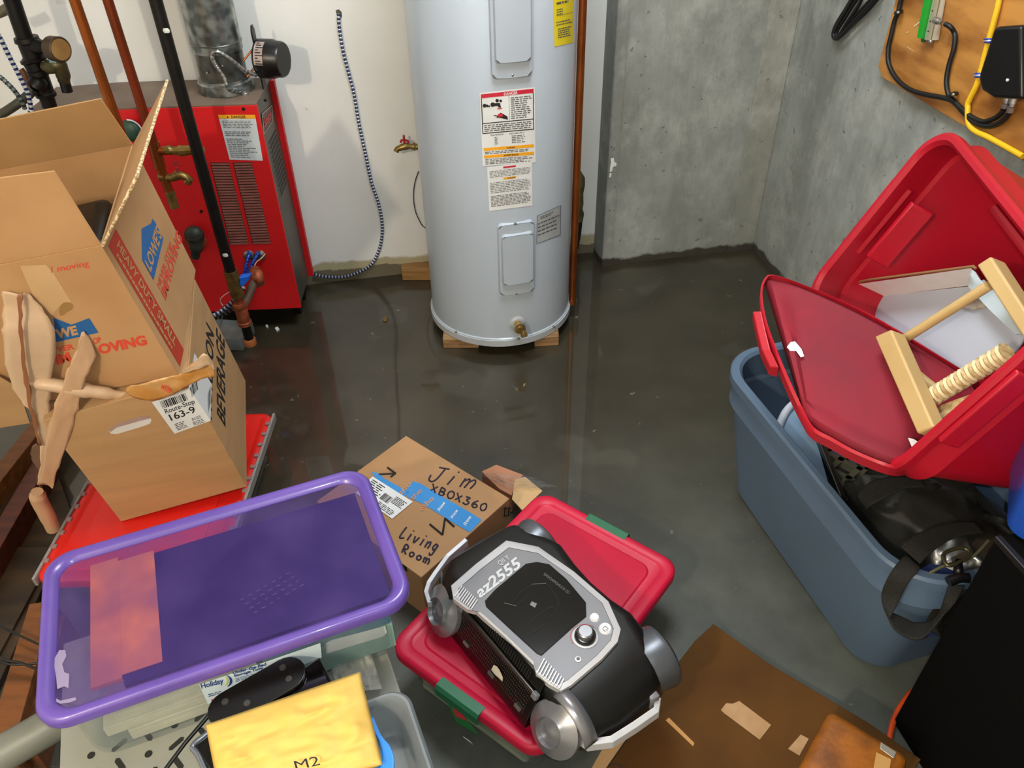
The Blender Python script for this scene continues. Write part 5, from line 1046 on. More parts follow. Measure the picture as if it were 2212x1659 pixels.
# ================================================================ shipping box with handwriting
AF = M.Translation((-.5224, 1.4404, .0005)) @ M.Rotation(-.7091, 4, 'Z')
t = thing('shipping_box', 'sealed brown shipping box with blue tape and marker handwriting on the floor', 'cardboard box', tuple(AF @ V((.195, .164, 0))))
b = MB(AF); b.box((0, 0, 0), (.3896, .3284, .159)); b.build('body', mat('shipping_kraft', '#a9825a', .78, col2='#9d7750', scale=5, bump=.05, bscale=200), t, bevel=.002)
fA = on_z(.1600)
zc4 = lambda x, y: (750 + x / 2.185, 900 + y / 2.185)
mTB = mat('blue_tape_print', '#2287d0', .35, coat=.3)
decal([[zc4(*p) for p in ((310, 305), (345, 315), (480, 395), (560, 440), (635, 487), (578, 546), (500, 500), (350, 408), (285, 380), (270, 350), (290, 330))], [zc4(*p) for p in ((112, 258), (150, 270), (180, 295), (290, 355), (262, 392), (150, 310))]], fA, mTB, t, 'blue_tape', .0006, label='blue printed packing tape')
for A_, B_, T_ in (((437, 447), (463, 408), (426, 437)), ((498, 482), (523, 444), (487, 473)), ((560, 515), (586, 474), (548, 505))): text('Prime', zc4(*A_), zc4(*B_), zc4(*T_), fA, paper, t, lift=.0013, bold=.02)
mOr = mat('tape_orange', '#c98f63', .5)
text('etho', zc4(352, 448), zc4(412, 388), zc4(335, 430), fA, mOr, t, lift=.0013, bold=.01); text('etho', zc4(295, 410), zc4(355, 350), zc4(280, 395), fA, mOr, t, lift=.0013, bold=.01); text('tho', zc4(255, 372), zc4(302, 318), zc4(240, 356), fA, mOr, t, lift=.0013, bold=.01)
QW = [zc4(*p) for p in ((120, 282), (310, 402), (212, 482), (40, 360))]
b = MB(); patch(b, QW, fA, .0018); lb = b.build('address_label', paper, t, label='white address label')
b = MB(); small_print(b, sub(QW, .05, .08, .42, .9), fA, 9, .0026, 80, .4, 3); small_print(b, sub(QW, .5, .70, .95, .95), fA, 4, .0026, 81, .4, 5); small_print(b, sub(QW, .68, .15, .95, .5), fA, 6, .0026, 82, .5, 7); b.build('printed_text', ink_blk, lb); barcode(lb, sub(QW, .45, .30, .66, .62), fA, 22, 5, .0026)
marker = mat('dark_marker', '#1d1830', .6)
handwrite('Jim', zc4(375, 302), zc4(605, 345), zc4(425, 238), fA, marker, t, .0024)
handwrite('XBOX360', zc4(390, 352), zc4(660, 452), zc4(405, 318), fA, marker, t, .0022)
handwrite('Living', zc4(245, 568), zc4(425, 640), zc4(275, 520), fA, marker, t, .0023); handwrite('Room', zc4(255, 640), zc4(390, 702), zc4(272, 602), fA, marker, t, .0023)
for P_ in ([(390, 508), (450, 558), (462, 480), (505, 520)], [(150, 272), (228, 268), (190, 240)][:3], [(205, 285), (228, 268)]):
    b = MB(); Q_ = [fA(zc4(*p), .0006) for p in P_]
    for a_, c_ in zip(Q_[:-1], Q_[1:]): b.tube([a_, c_], .0028, 5)
    b.build('marker_letter', ink_blk, t)
fAr = fpl(AF, (.3896, 0, 0), (1, 0, 0))
for x_ in (742, 760):
    b = MB(); a_, c_ = fAr(zc4(x_, 468), .001), fAr(zc4(x_ + 3, 425), .001); b.tube([a_, c_], .0014, 5); b.tube([fAr(zc4(x_ - 6, 438), .001), c_, fAr(zc4(x_ + 10, 434), .001)], .0014, 5); b.build('arrow_mark', ink_blk, t)
b = MB(); a_, c_ = fAr(zc4(738, 470), .001), fAr(zc4(768, 466), .001); b.tube([a_, c_], .0012, 5); b.build('arrow_bar', ink_blk, t)
b = MB(AF); b.loft([[(x_, -.0012, z_) for x_, z_ in ((.30, .159), (.34, .159), (.34, .14), (.30, .145))], [(x_, -.0004, z_) for x_, z_ in ((.30, .159), (.34, .159), (.34, .14), (.30, .145))]]); b.build('tape_end', black_pl, t)
# small open carton with crumpled clear film behind it
g_ = on_z(.075)
t = thing('small_carton', 'small pinkish brown carton wrapped in clear film behind the shipping box', 'carton', tuple(on_z(0)((1110, 1090))))
b = MB(); b.slab([g_(p) for p in ((1040, 1018), (1072, 1003), (1130, 1025), (1112, 1050), (1105, 1070), (1078, 1055))], (0, 0, -.072)); b.build('body', mat('pink_kraft', '#b07a5a', .7, col2='#a06e50'), t, bevel=.002)
b = MB(); b.slab([on_z(.079)(p) for p in ((1112, 1035), (1135, 1030), (1172, 1060), (1128, 1102), (1106, 1078))], (0, 0, -.004)); b.build('flap', kraft_in, t, bevel=.001)
b = MB(); G = []
for j in range(9):
    G.append([])
    for i in range(16):
        p = sub([(1020, 1018), (1150, 1030), (1205, 1052), (1105, 1056)], i / 15, j / 8, 1, 1)[0]
        G[-1].append(b.v(on_z(.088 + .016 * NZ.noise(V((i * .9, j * .9, 5))))(p)))
for j in range(8):
    for i in range(15): b.face([G[j][i], G[j + 1][i], G[j + 1][i + 1], G[j][i + 1]])
b.build('clear_film', clearplastic('clear_film', '#f2f2f2', '#c9c9c9', .10, .08), t, smooth=20)
# ================================================================ flattened brown cardboard, leather case, cord
g_ = on_z(.03)
t = thing('flattened_carton', 'dark brown flattened cardboard carton lying on the floor at the bottom edge', 'cardboard', tuple(on_z(0)((1550, 1500))))
zd = lambda x, y: (1500 + x / 2.185, 900 + y / 2.185)
b = MB(); b.slab([g_(p) for p in ((1541, 1347), (1660, 1432), (1875, 1560), (1990, 1640), (1900, 1760), (1230, 1800), (1290, 1690), (1390, 1545), (1435, 1470), (1500, 1385))], (0, 0, -.028)); b.build('panel', kraft_dark, t, bevel=.002)
b = MB(); b.slab([on_z(.033)(p) for p in ((1255, 1700), (1300, 1620), (1400, 1530), (1350, 1600), (1280, 1700))], (0, 0, -.002)); b.build('pale_flap', mat('pale_flap', '#b08d62', .8), t)
mst = mat('stripped_tape', '#b08b62', .7, col2='#a07a50', scale=25)
fq = on_z(.0302)
decal([[zd(*p) for p in ((125, 1385), (150, 1352), (180, 1355), (212, 1342), (362, 1455), (308, 1525), (165, 1418), (140, 1400))]], fq, mst, t, 'tape_patch', .0012, label='pale rectangular strip of torn tape')
decal([[zd(*p) for p in ((502, 1500), (540, 1520), (495, 1600), (442, 1568))]], fq, mst, t, 'tape_patch', .0012, label='small pale square of tape')
decal([[(1445, 1550), (1500, 1605), (1497, 1612), (1438, 1556)]], fq, mat('torn_edge', '#b98a50', .8), t, 'torn_slit', .001)
b = MB()
for r_ in (30, 24): 
    P_ = [(1325 + r_ * cos(2 * pi * k / 24), 1668 + r_ * .62 * sin(2 * pi * k / 24)) for k in range(25)]
    for a_, c_ in zip(P_[:-1], P_[1:]): b.tube([fq(a_, .001), fq(c_, .001)], .0008, 4)
b.build('round_stamp', mat('stamp_brown', '#2f1c0e', .8), t)
zl = .20; gl = on_z(zl)
t = thing('leather_case', 'worn orange brown leather case with a metal latch at the bottom right edge', 'case', tuple(on_z(.031)((1850, 1700))))
c1, c2, c3 = gl((1793, 1527)), gl((1945, 1618)), gl((1690, 1675))
d = (c2 - c1).normalized(); s_ = V((d.y, -d.x, 0))
if s_.dot(c3 - c1) < 0: s_ = -s_
wl_ = (c2 - c1).length; ang = atan2(d.y, d.x)
KF = M.Translation((c1.x, c1.y, 0)) @ M.Rotation(ang, 4, 'Z')
b = MB(KF); b.box((0, -.26, .0315), (wl_ + .02, 0, zl), .016); b.build('shell', mat('cognac_leather', '#93540f', .55, spec=.35, col2='#522b07', scale=12, bump=.25, bscale=90, lo=.3, hi=.6), t, smooth=60)
b = MB(); b.slab([on_z(zl + .0)(p) for p in ((1902, 1604), (1936, 1626), (1930, 1640), (1900, 1618))], (0, 0, .003)); b.build('latch', mat('tarnished_metal', '#a9a493', .4, .6), t, bevel=.001)
decal([[(1893, 1625), (1925, 1640), (1915, 1700), (1880, 1700)]], on_z(zl), mat('old_label_tan', '#b98a4a', .6), t, 'old_label', .001)
b = MB(); b.tube([on_z(.008)(p) for p in ((1990, 1480), (1962, 1503), (1935, 1545), (1923, 1585), (1921, 1612), (1926, 1640))], .0065, 10, smooth=6); b.build('extension_cord', mat('orange_cord', '#e0501e', .45), None, label='orange extension cord curving along the floor beside the black cabinet', category='cord', smooth=60)
# ================================================================ black cabinet
zc_ = .625; v0 = on_z(0)((1930, 1568)); tp0 = on_z(zc_)((2147, 1150)); tp1 = on_z(zc_)((2209, 1222)); v0 = V((tp0.x, tp0.y, 0)).lerp(V((v0.x, v0.y, 0)), .5)
d = V((.023, -.091, 0)).normalized() * .5 + (tp1 - tp0).normalized() * .5; d.z = 0; d.normalize(); ang = atan2(d.y, d.x)
SF = M.Translation(v0) @ M.Rotation(ang, 4, 'Z')
t = thing('speaker_cabinet', 'large matte black carpeted cabinet standing at the right edge', 'cabinet', tuple(SF @ V((.2, .15, 0))))
b = MB(SF); b.box((0, 0, 0), (.45, .32, zc_), .004); b.build('shell', mat('black_carpet', '#070605', .95, col2='#030303', scale=200, spec=.1), t)
b = MB(SF); b.box((-.001, -.001, zc_ - .012), (.45, .012, zc_ + .001), .002); b.build('edge_trim', mat('edge_trim_black', '#0e0d0d', .5), t)
SFi = SF.inverted()
# ================================================================ blue-grey tote
GF = M.Translation((.628, 1.645, 0)) @ M.Rotation(-1.306, 4, 'Z') @ M.Translation((.671 / 2, .36 / 2, 0)); GW, GL_, GH, GT = .671 + .138, .36 + .138, .426, .069
mGB = mat('slate_blue_plastic', '#566b84', .45, col2='#50647a', scale=3, bump=.02, bscale=300)
t = thing('open_tote', 'large slate blue open plastic tote full of things in front of the concrete wall', 'storage tote', tuple(GF @ V((0, 0, 0))))
tote(t, GF, GW, GL_, GH, GT, .125, mGB, wall=.005, rim=.02, rimh=.03, ns=10, step=.76)
# contents
gp = lambda x, y, z_: on_z(z_)((x, y))
t = thing('clear_container_lid', 'rounded pale translucent container lid standing in the slate blue tote', 'container lid', tuple(gp(1730, 960, .2)))
OUT = [(1683, 930), (1690, 905), (1702, 885), (1716, 872), (1728, 868), (1745, 880), (1752, 905), (1772, 975), (1790, 1040), (1760, 1010), (1700, 950)]
b = MB(); b.slab([gp(x, y, .36) for x, y in OUT], (.0, .0, -.02)); b.build('sheet', mat('pale_blue_film', '#8ca6bd', .25, col2='#6f8fae', coat=.3), t, bevel=.004, smooth=40)
b = MB(); b.tube([gp(x, y, .366) for x, y in ((1678, 945), (1684, 918), (1696, 892), (1712, 874), (1730, 866))], .010, 10, smooth=5); b.build('white_rim', mat('rim_white_blue', '#c0c8d6', .3), t, smooth=60)
t = thing('black_crate', 'black plastic crate with diamond lattice wedged inside the slate blue tote', 'crate', tuple(gp(1830, 1000, .05)))
mCr = mat('crate_black', '#1a1c18', .35, col2='#11120f', coat=.3)
e0, e1_, = gp(1745, 890, .37), gp(1812, 1060, .37); cd = (e1_ - e0).normalized(); cs = V((-cd.y, cd.x, 0)); L0 = (e1_ - e0).length
CFm = M.Translation((e0.x, e0.y, 0)) @ M.Rotation(atan2(cd.y, cd.x), 4, 'Z')
b = MB(CFm); b.box((-.06, -.003, .12), (L0 + .02, .012, .372), .003); b.box((-.06, .26, .12), (L0 + .02, .272, .372), .003); b.box((L0 + .005, .0, .12), (L0 + .02, .272, .36), .003); b.build('frame', mCr, t)
b = MB(CFm); LWd = L0 + .07
for k in range(-6, 12):
    for sgn in (1, -1):
        x0 = -.06 + k * .062; 
        P_ = []
        for u in (0, .25):
            xx = x0 + sgn * u * .9 + (0 if sgn > 0 else .18); P_.append((xx, .012 + u))
        (xa, ya), (xb, yb) = P_
        def cut(x_, y_): return x_
        # clip to frame
        ts = [0, 1]; dx = xb - xa
        for lim, lo_ in ((-.06, True), (L0 + .006, False)):
            if abs(dx) > 1e-6:
                tt_ = (lim - xa) / dx
                if (dx > 0) == lo_: ts[0] = max(ts[0], tt_)
                else: ts[1] = min(ts[1], tt_)
        if ts[1] - ts[0] > .05:
            a_ = V((xa + dx * ts[0], ya + (yb - ya) * ts[0], .335)); c_ = V((xa + dx * ts[1], ya + (yb - ya) * ts[1], .335)); n_ = (c_ - a_).normalized().cross(V((0, 0, 1))) * .0065
            b.slab([a_ - n_, a_ + n_, c_ + n_, c_ - n_], (0, 0, .02))
b.build('lattice', mat('crate_lattice', '#5f5f50', .4, col2='#45463b', coat=.3), t)
b = MB(CFm); b.box((-.05, .014, .12), (L0, .26, .14)); b.build('crate_floor', mCr, t)
b = MB(CFm); b.rings((L0 - .02, .03, .372), (0, 0, 1), [(0, .012), (.004, .012), (.005, .006)], 14); b.build('corner_boss', mCr, t)
for pts_, m_, lab in (([(1868, 1128), (1880, 1124), (1882, 1133), (1873, 1136)], mat('pink_paper', '#b690b8', .6), 'upper pink paper scrap beside the tote rim'), ([(1893, 1150), (1900, 1152), (1914, 1170), (1908, 1172)], mat('pink_paper', '#b690b8', .6), 'lower pink paper sliver beside the tote rim'), ([(1842, 1096), (1852, 1093), (1850, 1097), (1843, 1100)], paper, 'tiny white paper scrap beside the black crate')):
    b = MB(); b.slab([gp(x, y, .33) for x, y in pts_], (0, 0, .003)); b.build('paper_scrap', m_, None, label=lab, category='paper scrap')
b = MB(); b.slab([gp(*p, .31) for p in ((1800, 1060), (1850, 1050), (1960, 1190), (1990, 1250), (1930, 1240))], (0, 0, -.25)); b.build('navy_cloth', mat('navy_cloth', '#090c18', .9), None, label='dark navy cloth bundle along the near side inside the slate blue tote', category='cloth', bevel=.006)
b = MB(); b.slab([gp(*p, .395) for p in ((1985, 1228), (2010, 1215), (2100, 1225), (2110, 1250), (2050, 1250))], (0, 0, -.2)); b.build('blue_cloth', mat('royal_blue_cloth', '#1d2f66', .8, bump=.4, bscale=40), None, label='royal blue folded cloth at the near end of the slate blue tote', category='cloth', bevel=.004)
# black sports bag
t = thing('duffel_bag', 'shiny black nylon bag with webbing strap in the slate blue tote', 'bag', tuple(gp(2000, 1140, .2)))
bc = gp(2032, 1168, .36); ang = -1.15
b = MB(); NU, NVv = 56, 28; loops = []
BF = M.Translation((bc.x + .02, bc.y + .03, .30)) @ M.Rotation(ang, 4, 'Z')
for j in range(1, NVv):
    a = pi * j / NVv; lo_ = []
    for i in range(NU):
        p_ = 2 * pi * i / NU; se = lambda v_, e: math.copysign(abs(v_) ** e, v_)
        x_, y_, z_ = .185 * se(sin(a), .6) * se(cos(p_), .6), .135 * se(sin(a), .6) * se(sin(p_), .6), -.135 * se(cos(a), .7)
        n_ = NZ.noise(V((x_ * 9, y_ * 9, z_ * 9))) * .022 + (1 - abs(NZ.noise(V((x_ * 13 + 5, y_ * 20, z_ * 13))))) ** 5 * .022
        k_ = 1 + n_ / .15; lo_.append((x_ * k_, y_ * k_, z_ * k_))
    loops.append(lo_)
b.M = BF; b.loft(loops); b.build('bag_body', mat('black_nylon', '#2c2c28', .3, col2='#181815', scale=10, bump=.5, bscale=16, coat=.2), t, smooth=60)
web = mat('black_webbing', '#131109', .75, col2='#0e0c08', scale=400, stretch=(1, 1, 1), bump=.5, bscale=500)
zg = lambda x, y: (1600 + x / 3.614, 850 + y / 3.614)
def webstrip(rows, nm, par, th=.0025, **k): b = MB(); b.ribbon([(gp(*zg(*l), z_), gp(*zg(*r_), z_)) for l, r_, z_ in rows], th, 6); return b.build(nm, web, par, smooth=60, **k)
webstrip([((960, 870), (1010, 920), .41), ((915, 790), (985, 900), .42), ((1000, 700), (1040, 860), .44), ((1120, 660), (1180, 790), .455), ((1230, 650), (1290, 740), .462), ((1400, 655), (1440, 730), .465)], 'webbing', t)
webstrip([((1240, 1190), (1400, 1330), .452), ((1310, 1130), (1480, 1250), .462), ((1480, 1050), (1620, 1150), .465), ((1650, 1010), (1780, 1100), .465), ((1830, 1010), (1900, 1090), .46)], 'webbing', t)
st = thing('shoulder_strap', 'black webbing shoulder strap looping over the near corner of the slate blue tote', 'strap', tuple(gp(2000, 1360, .2)))
zh = lambda x, y: (1500 + x / 2.185, 900 + y / 2.185)
def ws2(rows, nm, par, th=.003): b = MB(); b.ribbon([(gp(*zh(*l), z_), gp(*zh(*r_), z_)) for l, r_, z_ in rows], th, 6); return b.build(nm, web, par, smooth=60)
ws2([((1000, 655), (1065, 715), .44), ((972, 676), (1052, 738), .437), ((920, 745), (1010, 785), .418), ((884, 835), (962, 880), .37), ((895, 905), (925, 945), .35), ((915, 950), (930, 925), .345), ((950, 1010), (1000, 955), .335), ((1020, 1050), (1040, 972), .33), ((1080, 1045), (1100, 968), .335), ((1135, 990), (1130, 960), .35), ((1165, 950), (1160, 920), .365), ((1230, 880), (1180, 850), .40), ((1275, 800), (1200, 785), .42)], 'loop', st)
bk = MB(); zz2 = .445
bk.tube([gp(*zg(*p), .475) for p in ((1580, 1270), (1620, 1230), (1730, 1205), (1790, 1240), (1760, 1290), (1650, 1340), (1600, 1330), (1580, 1270))], .004, 8, smooth=4); bk.build('buckle_ring', mat('dull_gold', '#5d5a40', .3, .7), t, smooth=60)
bk = MB(); bk.tube([gp(*zg(*p), z_) for p, z_ in (((1690, 1310), .475), ((1700, 1370), .46), ((1700, 1450), .45))], .009, 10, smooth=4); bk.tube([gp(*zg(*p), z_) for p, z_ in (((1620, 1470), .45), ((1700, 1440), .455), ((1780, 1440), .455))], .010, 10, smooth=4); bk.build('snap_hook', black_pl, st, smooth=60)
for y_, lab in ((0, 'x'),):
    bk = MB(); bk.tube([gp(*zg(*p), .468) for p in ((1480, 1400), (1600, 1340), (1800, 1280), (1930, 1150))], .003, 8, smooth=5); bk.build('zipper', mat('zip_olive', '#7b7a5c', .3, .4), t, smooth=60)
bk = MB(); bk.slab([gp(*zg(*p), .47) for p in ((1640, 1285), (1770, 1230), (1800, 1250), (1770, 1300), (1660, 1340))], (0, 0, .003)); bk.build('zip_pull', mat('zip_grey', '#54544a', .25, .5), t, bevel=.001)
# ================================================================ tipped red tote
RF = frame(.7086, 1.6018, .6612, -2.9436, -1.1729, -.229); RWd, RLg, RDp = .46, .575, .42
mRT = mat('tote_crimson', '#b00c26', .42, col2='#a60a21', scale=3)
RM = RF @ M.Translation((RWd / 2, RLg / 2 - .012, RDp)) @ M.Rotation(pi, 4, 'X')
t = thing('tipped_tote', 'large red plastic tote tipped on its side on top of the slate blue tote', 'storage tote', tuple(RM @ V((0, 0, .05))))
tote(t, RM, RWd + .02, RLg + .03, RDp, .045, .085, mRT, wall=.005, rim=.016, rimh=.022, ns=10, step=.80)
for s_ in (1, -1):   # handle ledges at the short ends
    b = MB(RM); y_ = s_ * (RLg / 2 + .0155); b.slab([(-.09, y_, RDp - .008), (-.09, y_ - s_ * .02, RDp - .05), (-.09, y_ + s_ * .012, RDp - .05), (-.09, y_ + s_ * .012, RDp - .008)], (.18, 0, 0)); b.build('handle', mRT, t, bevel=.004, smooth=30)
b = MB(RM); b.slab([(-.075, RLg / 2 - .045, RDp - .10), (.075, RLg / 2 - .045, RDp - .10), (.075, RLg / 2 - .03, RDp - .05), (-.075, RLg / 2 - .03, RDp - .05)], (0, .012, 0)); b.build('grip_recess', mRT, t, bevel=.003, smooth=40)
for s_ in (1, -1): b = MB(RM); b.box((s_ * (RWd / 2 - .055) - .01, -.12, .06), (s_ * (RWd / 2 - .055) + .01, .12, RDp * .78), .008); b.build('side_rib', mRT, t, smooth=40)
fO = lambda dpt: (lambda p, o=0: on_pl(RF @ V((0, 0, dpt - o)), RF.to_3x3() @ V((0, 0, 1)))(p))
inn = RF.to_3x3() @ V((0, 0, 1))
z2 = lambda x, y: (1500 + x / 2.369, 300 + y / 2.369)
# white carton tray inside
t = thing('white_carton_tray', 'shallow open white carton with brown edges inside the tipped red tote', 'carton', tuple(fO(.16)((1900, 800))))
fl = [(668, 835), (1400, 755), (1480, 720), (1700, 1000), (1640, 1090), (1340, 1215), (1150, 1100), (760, 870)]
b = MB(); b.slab([fO(.17)(z2(*p)) for p in fl], inn * .004); b.build('bottom_panel', mat('tray_white_shaded', '#b2b8c2', .6, col2='#a8aeb9', scale=4), t)  # same white board, its shade painted in as a darker bluish colour
b = MB(); b.slab([fO(.17)(z2(705, 835)), fO(.17)(z2(1398, 752)), fO(.10)(z2(1412, 662)), fO(.10)(z2(668, 768))], inn * .003 + V((0, 0, .002))); b.build('side_wall', mat('tray_white_lit', '#f4f4f0', .55), t)  # brighter lighting of this side painted in as a whiter colour
b = MB(); b.tube([fO(.10)(z2(655, 800)), fO(.098)(z2(668, 762)), fO(.098)(z2(900, 720)), fO(.098)(z2(1428, 652)), fO(.10)(z2(1440, 665))], .003, 6); b.build('brown_edge', mat('brown_board_edge', '#8a6440', .8), t)
b = MB(); b.slab([fO(.165)(z2(*p)) for p in ((1365, 860), (1440, 815), (1475, 830), (1500, 865), (1420, 875))], inn * -.002); b.build('scuff', mat('scuffed_board', '#8f7d68', .8, col2='#b9b0a2', scale=60), t)
b = MB(); b.slab([fO(.13)(z2(*p)) for p in ((1400, 755), (1415, 665), (1435, 680), (1460, 720), (1560, 800), (1680, 1000), (1640, 1000), (1500, 865))], inn * .003); b.build('corner_flap', mat('tray_blue_white', '#b7c6cb', .6), t)
# wooden frame
mBw = mat('pale_beech', '#c6a873', .5, col2='#ba9a64', scale=4, stretch=(1, 1, 1)); 
t = thing('wooden_stool_frame', 'pale wooden frame of posts and dowels with woven seat fibres in the tipped red tote', 'wooden frame', tuple(fO(.05)((1950, 850))))
def bar4(pa, pb_, wpx, d0, d1, th, m, nm):
    a_, c_ = V(pa), V(pb_); n_ = V((-(c_ - a_).y, (c_ - a_).x)).normalized() * wpx / 2
    P_ = [fO(d0)(z2(*(a_ - n_))), fO(d0)(z2(*(a_ + n_))), fO(d1)(z2(*(c_ + n_))), fO(d1)(z2(*(c_ - n_)))]
    b = MB(); b.slab(P_, inn * th); return b.build(nm, m, t, bevel=.004, smooth=30)
bar4((962, 992), (1180, 1490), 92, -.015, .0, .035, mBw, 'post'); bar4((1478, 622), (1760, 1060), 85, .03, .05, .035, mBw, 'post')
b = MB(); b.cyl(fO(.045)(z2(1025, 1055)), fO(.045)(z2(1505, 752)), .0095, 14); b.build('dowel', mBw, t, smooth=50)
b = MB(); b.cyl(fO(.06)(z2(1095, 1170)), fO(.10)(z2(1260, 1300)), .009, 14); b.build('dowel', mBw, t, smooth=50)
b = MB(); pa, pb_ = fO(.045)(z2(1170, 1350)), fO(.045)(z2(1600, 1090)); b.cyl(pa, pb_, .010, 14); b.build('dowel', mBw, t, smooth=50)
rush = mat('rush_fibre', '#cdb587', .7, col2='#a08654', scale=90, stretch=(1, 1, 1))
b = MB(); pc2 = pa.lerp(pb_, .12); b.ribbed([pc2, pa.lerp(pb_, .5), pb_], .0165, .008, 10, .12); b.build('wrapped_fibre', [rush, mat('pale_rush', '#dcc9a0', .7)], t, smooth=50)
rg = random.Random(9); b = MB()
for k in range(26):
    u = k / 25; A_ = V((1215 + 10 * rg.random(), 1385 + u * 90)); C2 = V((1330 + u * 20 + 120 * (1 - u), 1300 + u * 60))
    b.tube([fO(.06 + .01 * rg.random())(z2(*A_)), fO(.055)(z2(*A_.lerp(C2, .5) + V((0, rg.uniform(-4, 4))))), fO(.06)(z2(*C2))], .0018, 5)
b.build('loose_fibre', rush, t)
b = MB(); b.slab([fO(.03)(z2(*p)) for p in ((1093, 1530), (1120, 1535), (1160, 1560), (1135, 1600), (1118, 1590))], inn * .001); b.build('paper_scrap', paper, None, label='white paper corner at the lower rim of the tipped red tote', category='paper scrap')
# warped red lid
zr = lambda x, y: (1600 + x / 3.614, 850 + y / 3.614)
t = thing('tote_lid', 'dusty warped red lid leaning from the slate blue tote into the tipped red tote', 'lid', tuple(gp(1780, 850, .5)))
rows = []   # along the lid: (upper pixel, z, lower pixel, z)
def lidpt(px, z_): return on_z(z_)(px)
U = [((1650, 604), .76), ((1720, 618), .76), ((1817, 659), .755), ((1905, 705), .745), ((2066, 802), .72), ((2110, 850), .70)]
Lw = [((1737, 895), .64), ((1757, 925), .64), ((1795, 950), .642), ((1850, 980), .645), ((1930, 1010), .645), ((1972, 1006), .585)]
Up = crom([lidpt(*u) for u in U], 4); Lp = crom([lidpt(*l) for l in Lw], 4); n_ = len(Up)
nl = (Up[-1] - Up[0]).cross(Lp[0] - Up[0]).normalized()
if nl.z < 0: nl = -nl
K = 20; b = MB(); G = []
for i in range(n_):
    row = []
    for k in range(K + 1):
        a_, c_ = i / (n_ - 1), k / K
        p = Up[i].lerp(Lp[i], c_)
        e = min(k, K - k, i * 1.0); h_ = .0 if e == 0 else (.014 if e == 1 else (.014 if e == 2 else .004))
        row.append(b.v(p + nl * h_))
    G.append(row)
for i in range(n_ - 1):
    for k in range(K): b.face([G[i][k], G[i + 1][k], G[i + 1][k + 1], G[i][k + 1]])
b.solid = .004
mLid = mat('dusty_red_lid', '#8e2030', .72, col2='#782430', scale=5, bump=.05, bscale=90, spec=.25); b.build('lid_panel', mLid, t, smooth=40)
sk = V((0, 0, -1)); b = MB()
edge = [U[4], U[3], U[2], U[1], ((1672, 603), .76), ((1655, 610), .76), ((1646, 640), .75), ((1655, 700), .73), ((1680, 770), .70), ((1712, 845), .665), ((1736, 895), .64), ((1757, 930), .64), ((1795, 952), .642), ((1850, 982), .645), ((1930, 1012), .645), ((1972, 1006), .585)]
Ep = crom([lidpt(*e) for e in edge], 5)
b.loft([[p + nl * .014, p + nl * .010 + (p - Up[n_ // 2].lerp(Lp[n_ // 2], .5)).normalized() * .006, p - nl * .022 + (p - Up[n_ // 2].lerp(Lp[n_ // 2], .5)).normalized() * .006, p - nl * .022] for p in Ep], True, True); b.build('lid_rim', mat('lid_rim_red', '#b5182b', .45), t, smooth=50)
hl = [((1644, 678), .735), ((1653, 718), .72), ((1664, 762), .705), ((1682, 800), .685)]
Hp = [lidpt(*e) for e in hl]; o_ = (Up[0] - Up[4]).normalized()
b = MB(); b.loft([[p + nl * .012, p + nl * .004 + o_ * .018, p - nl * .03 + o_ * .018, p - nl * .03] for p in Hp]); b.build('handle_tab', MATS['lid_rim_red'], t, bevel=.003)
fLid = lambda p, o=0: on_pl(Up[n_ // 3] + nl * (.006 + o), nl)(p)
decal([[z2(*p) for p in ((473, 1065), (492, 1040), (515, 1036), (527, 1050), (548, 1075), (562, 1112), (545, 1118), (520, 1085), (490, 1085))]], lambda p, o=0: on_pl(Up[1].lerp(Lp[1], .45) + nl * .018, nl)(p), paper, None, 'paper_scrap', label='small torn white sticker scrap on the dusty red lid', category='paper scrap')
# blue bin at the right edge
bp_ = on_z(zc_ + .002)((2196, 1140)); 
t = thing('blue_bin', 'bright blue plastic bin with a yellow label cut off by the right edge', 'bin', (bp_.x + .15, bp_.y + .02, zc_ + .002))
b0 = M.Translation((bp_.x + .108, bp_.y + .02, zc_ + .002)) @ M.Rotation(-.5, 4, 'Z')
mBl = mat('bin_blue', '#1f4fb4', .35, coat=.3)
tote(t, b0, .25, .25, .22, .02, .05, mBl, rim=.008, rimh=.012)
b = MB(b0); b.box((-.05, -.1155, .05), (.06, -.110, .11)); b.build('yellow_label', mat('bin_label', '#c9b84a', .5), t)
# ================================================================ plywood board and its gear on the right wall
def RWp(u, g, z_): return WP(-g, -u, z_)     # u = distance from the corner, g = gap from the wall
t = thing('plywood_board', 'sheet of orange brown plywood screwed to the concrete wall at the top right', 'plywood board', tuple(RWp(1.3, .02, .905)))
mPly = mat('plywood', '#c08742', .42, col2='#86511f', scale=2.4, stretch=(5, 1.3, 6), bump=.05, lo=.36, hi=.6, detail=7, coat=.2)
b = MB(); b.slab([RWp(.565, .003, .93), RWp(.60, .003, .908), RWp(2.1, .003, .895), RWp(2.1, .003, 1.95), RWp(.565, .003, 1.95)], EX * -.02); b.build('panel', mPly, t, bevel=.0015)
fP = on_right(.024)
ze = lambda x, y: (1780 + x / 5.12, y / 5.12)
decal([[ze(*p) for p in ((990, 290), (1050, 240), (1058, 250), (1000, 298))], [ze(*p) for p in ((905, 365), (935, 345), (938, 352), (912, 372))], [ze(*p) for p in ((910, 505), (1000, 570), (1010, 580), (930, 530))]], fP, mat('scratch_pale', '#d8c8a8', .6), t, 'scratches', .0008)
fP2 = on_right(.030); pp = lambda x, y, g=.036: on_right(g)(ze(x, y))
t = thing('grounding_bar', 'green terminal bar on a clear bracket screwed to the plywood', 'terminal bar', tuple(pp(1150, 450)))
b = MB(); b.slab([pp(*p, .026) for p in ((1255, -40), (1350, -40), (1270, 440), (1150, 450), (1165, 410))], EX * -.004); b.build('backplate', mat('pale_backplate', '#b7a995', .4), t)
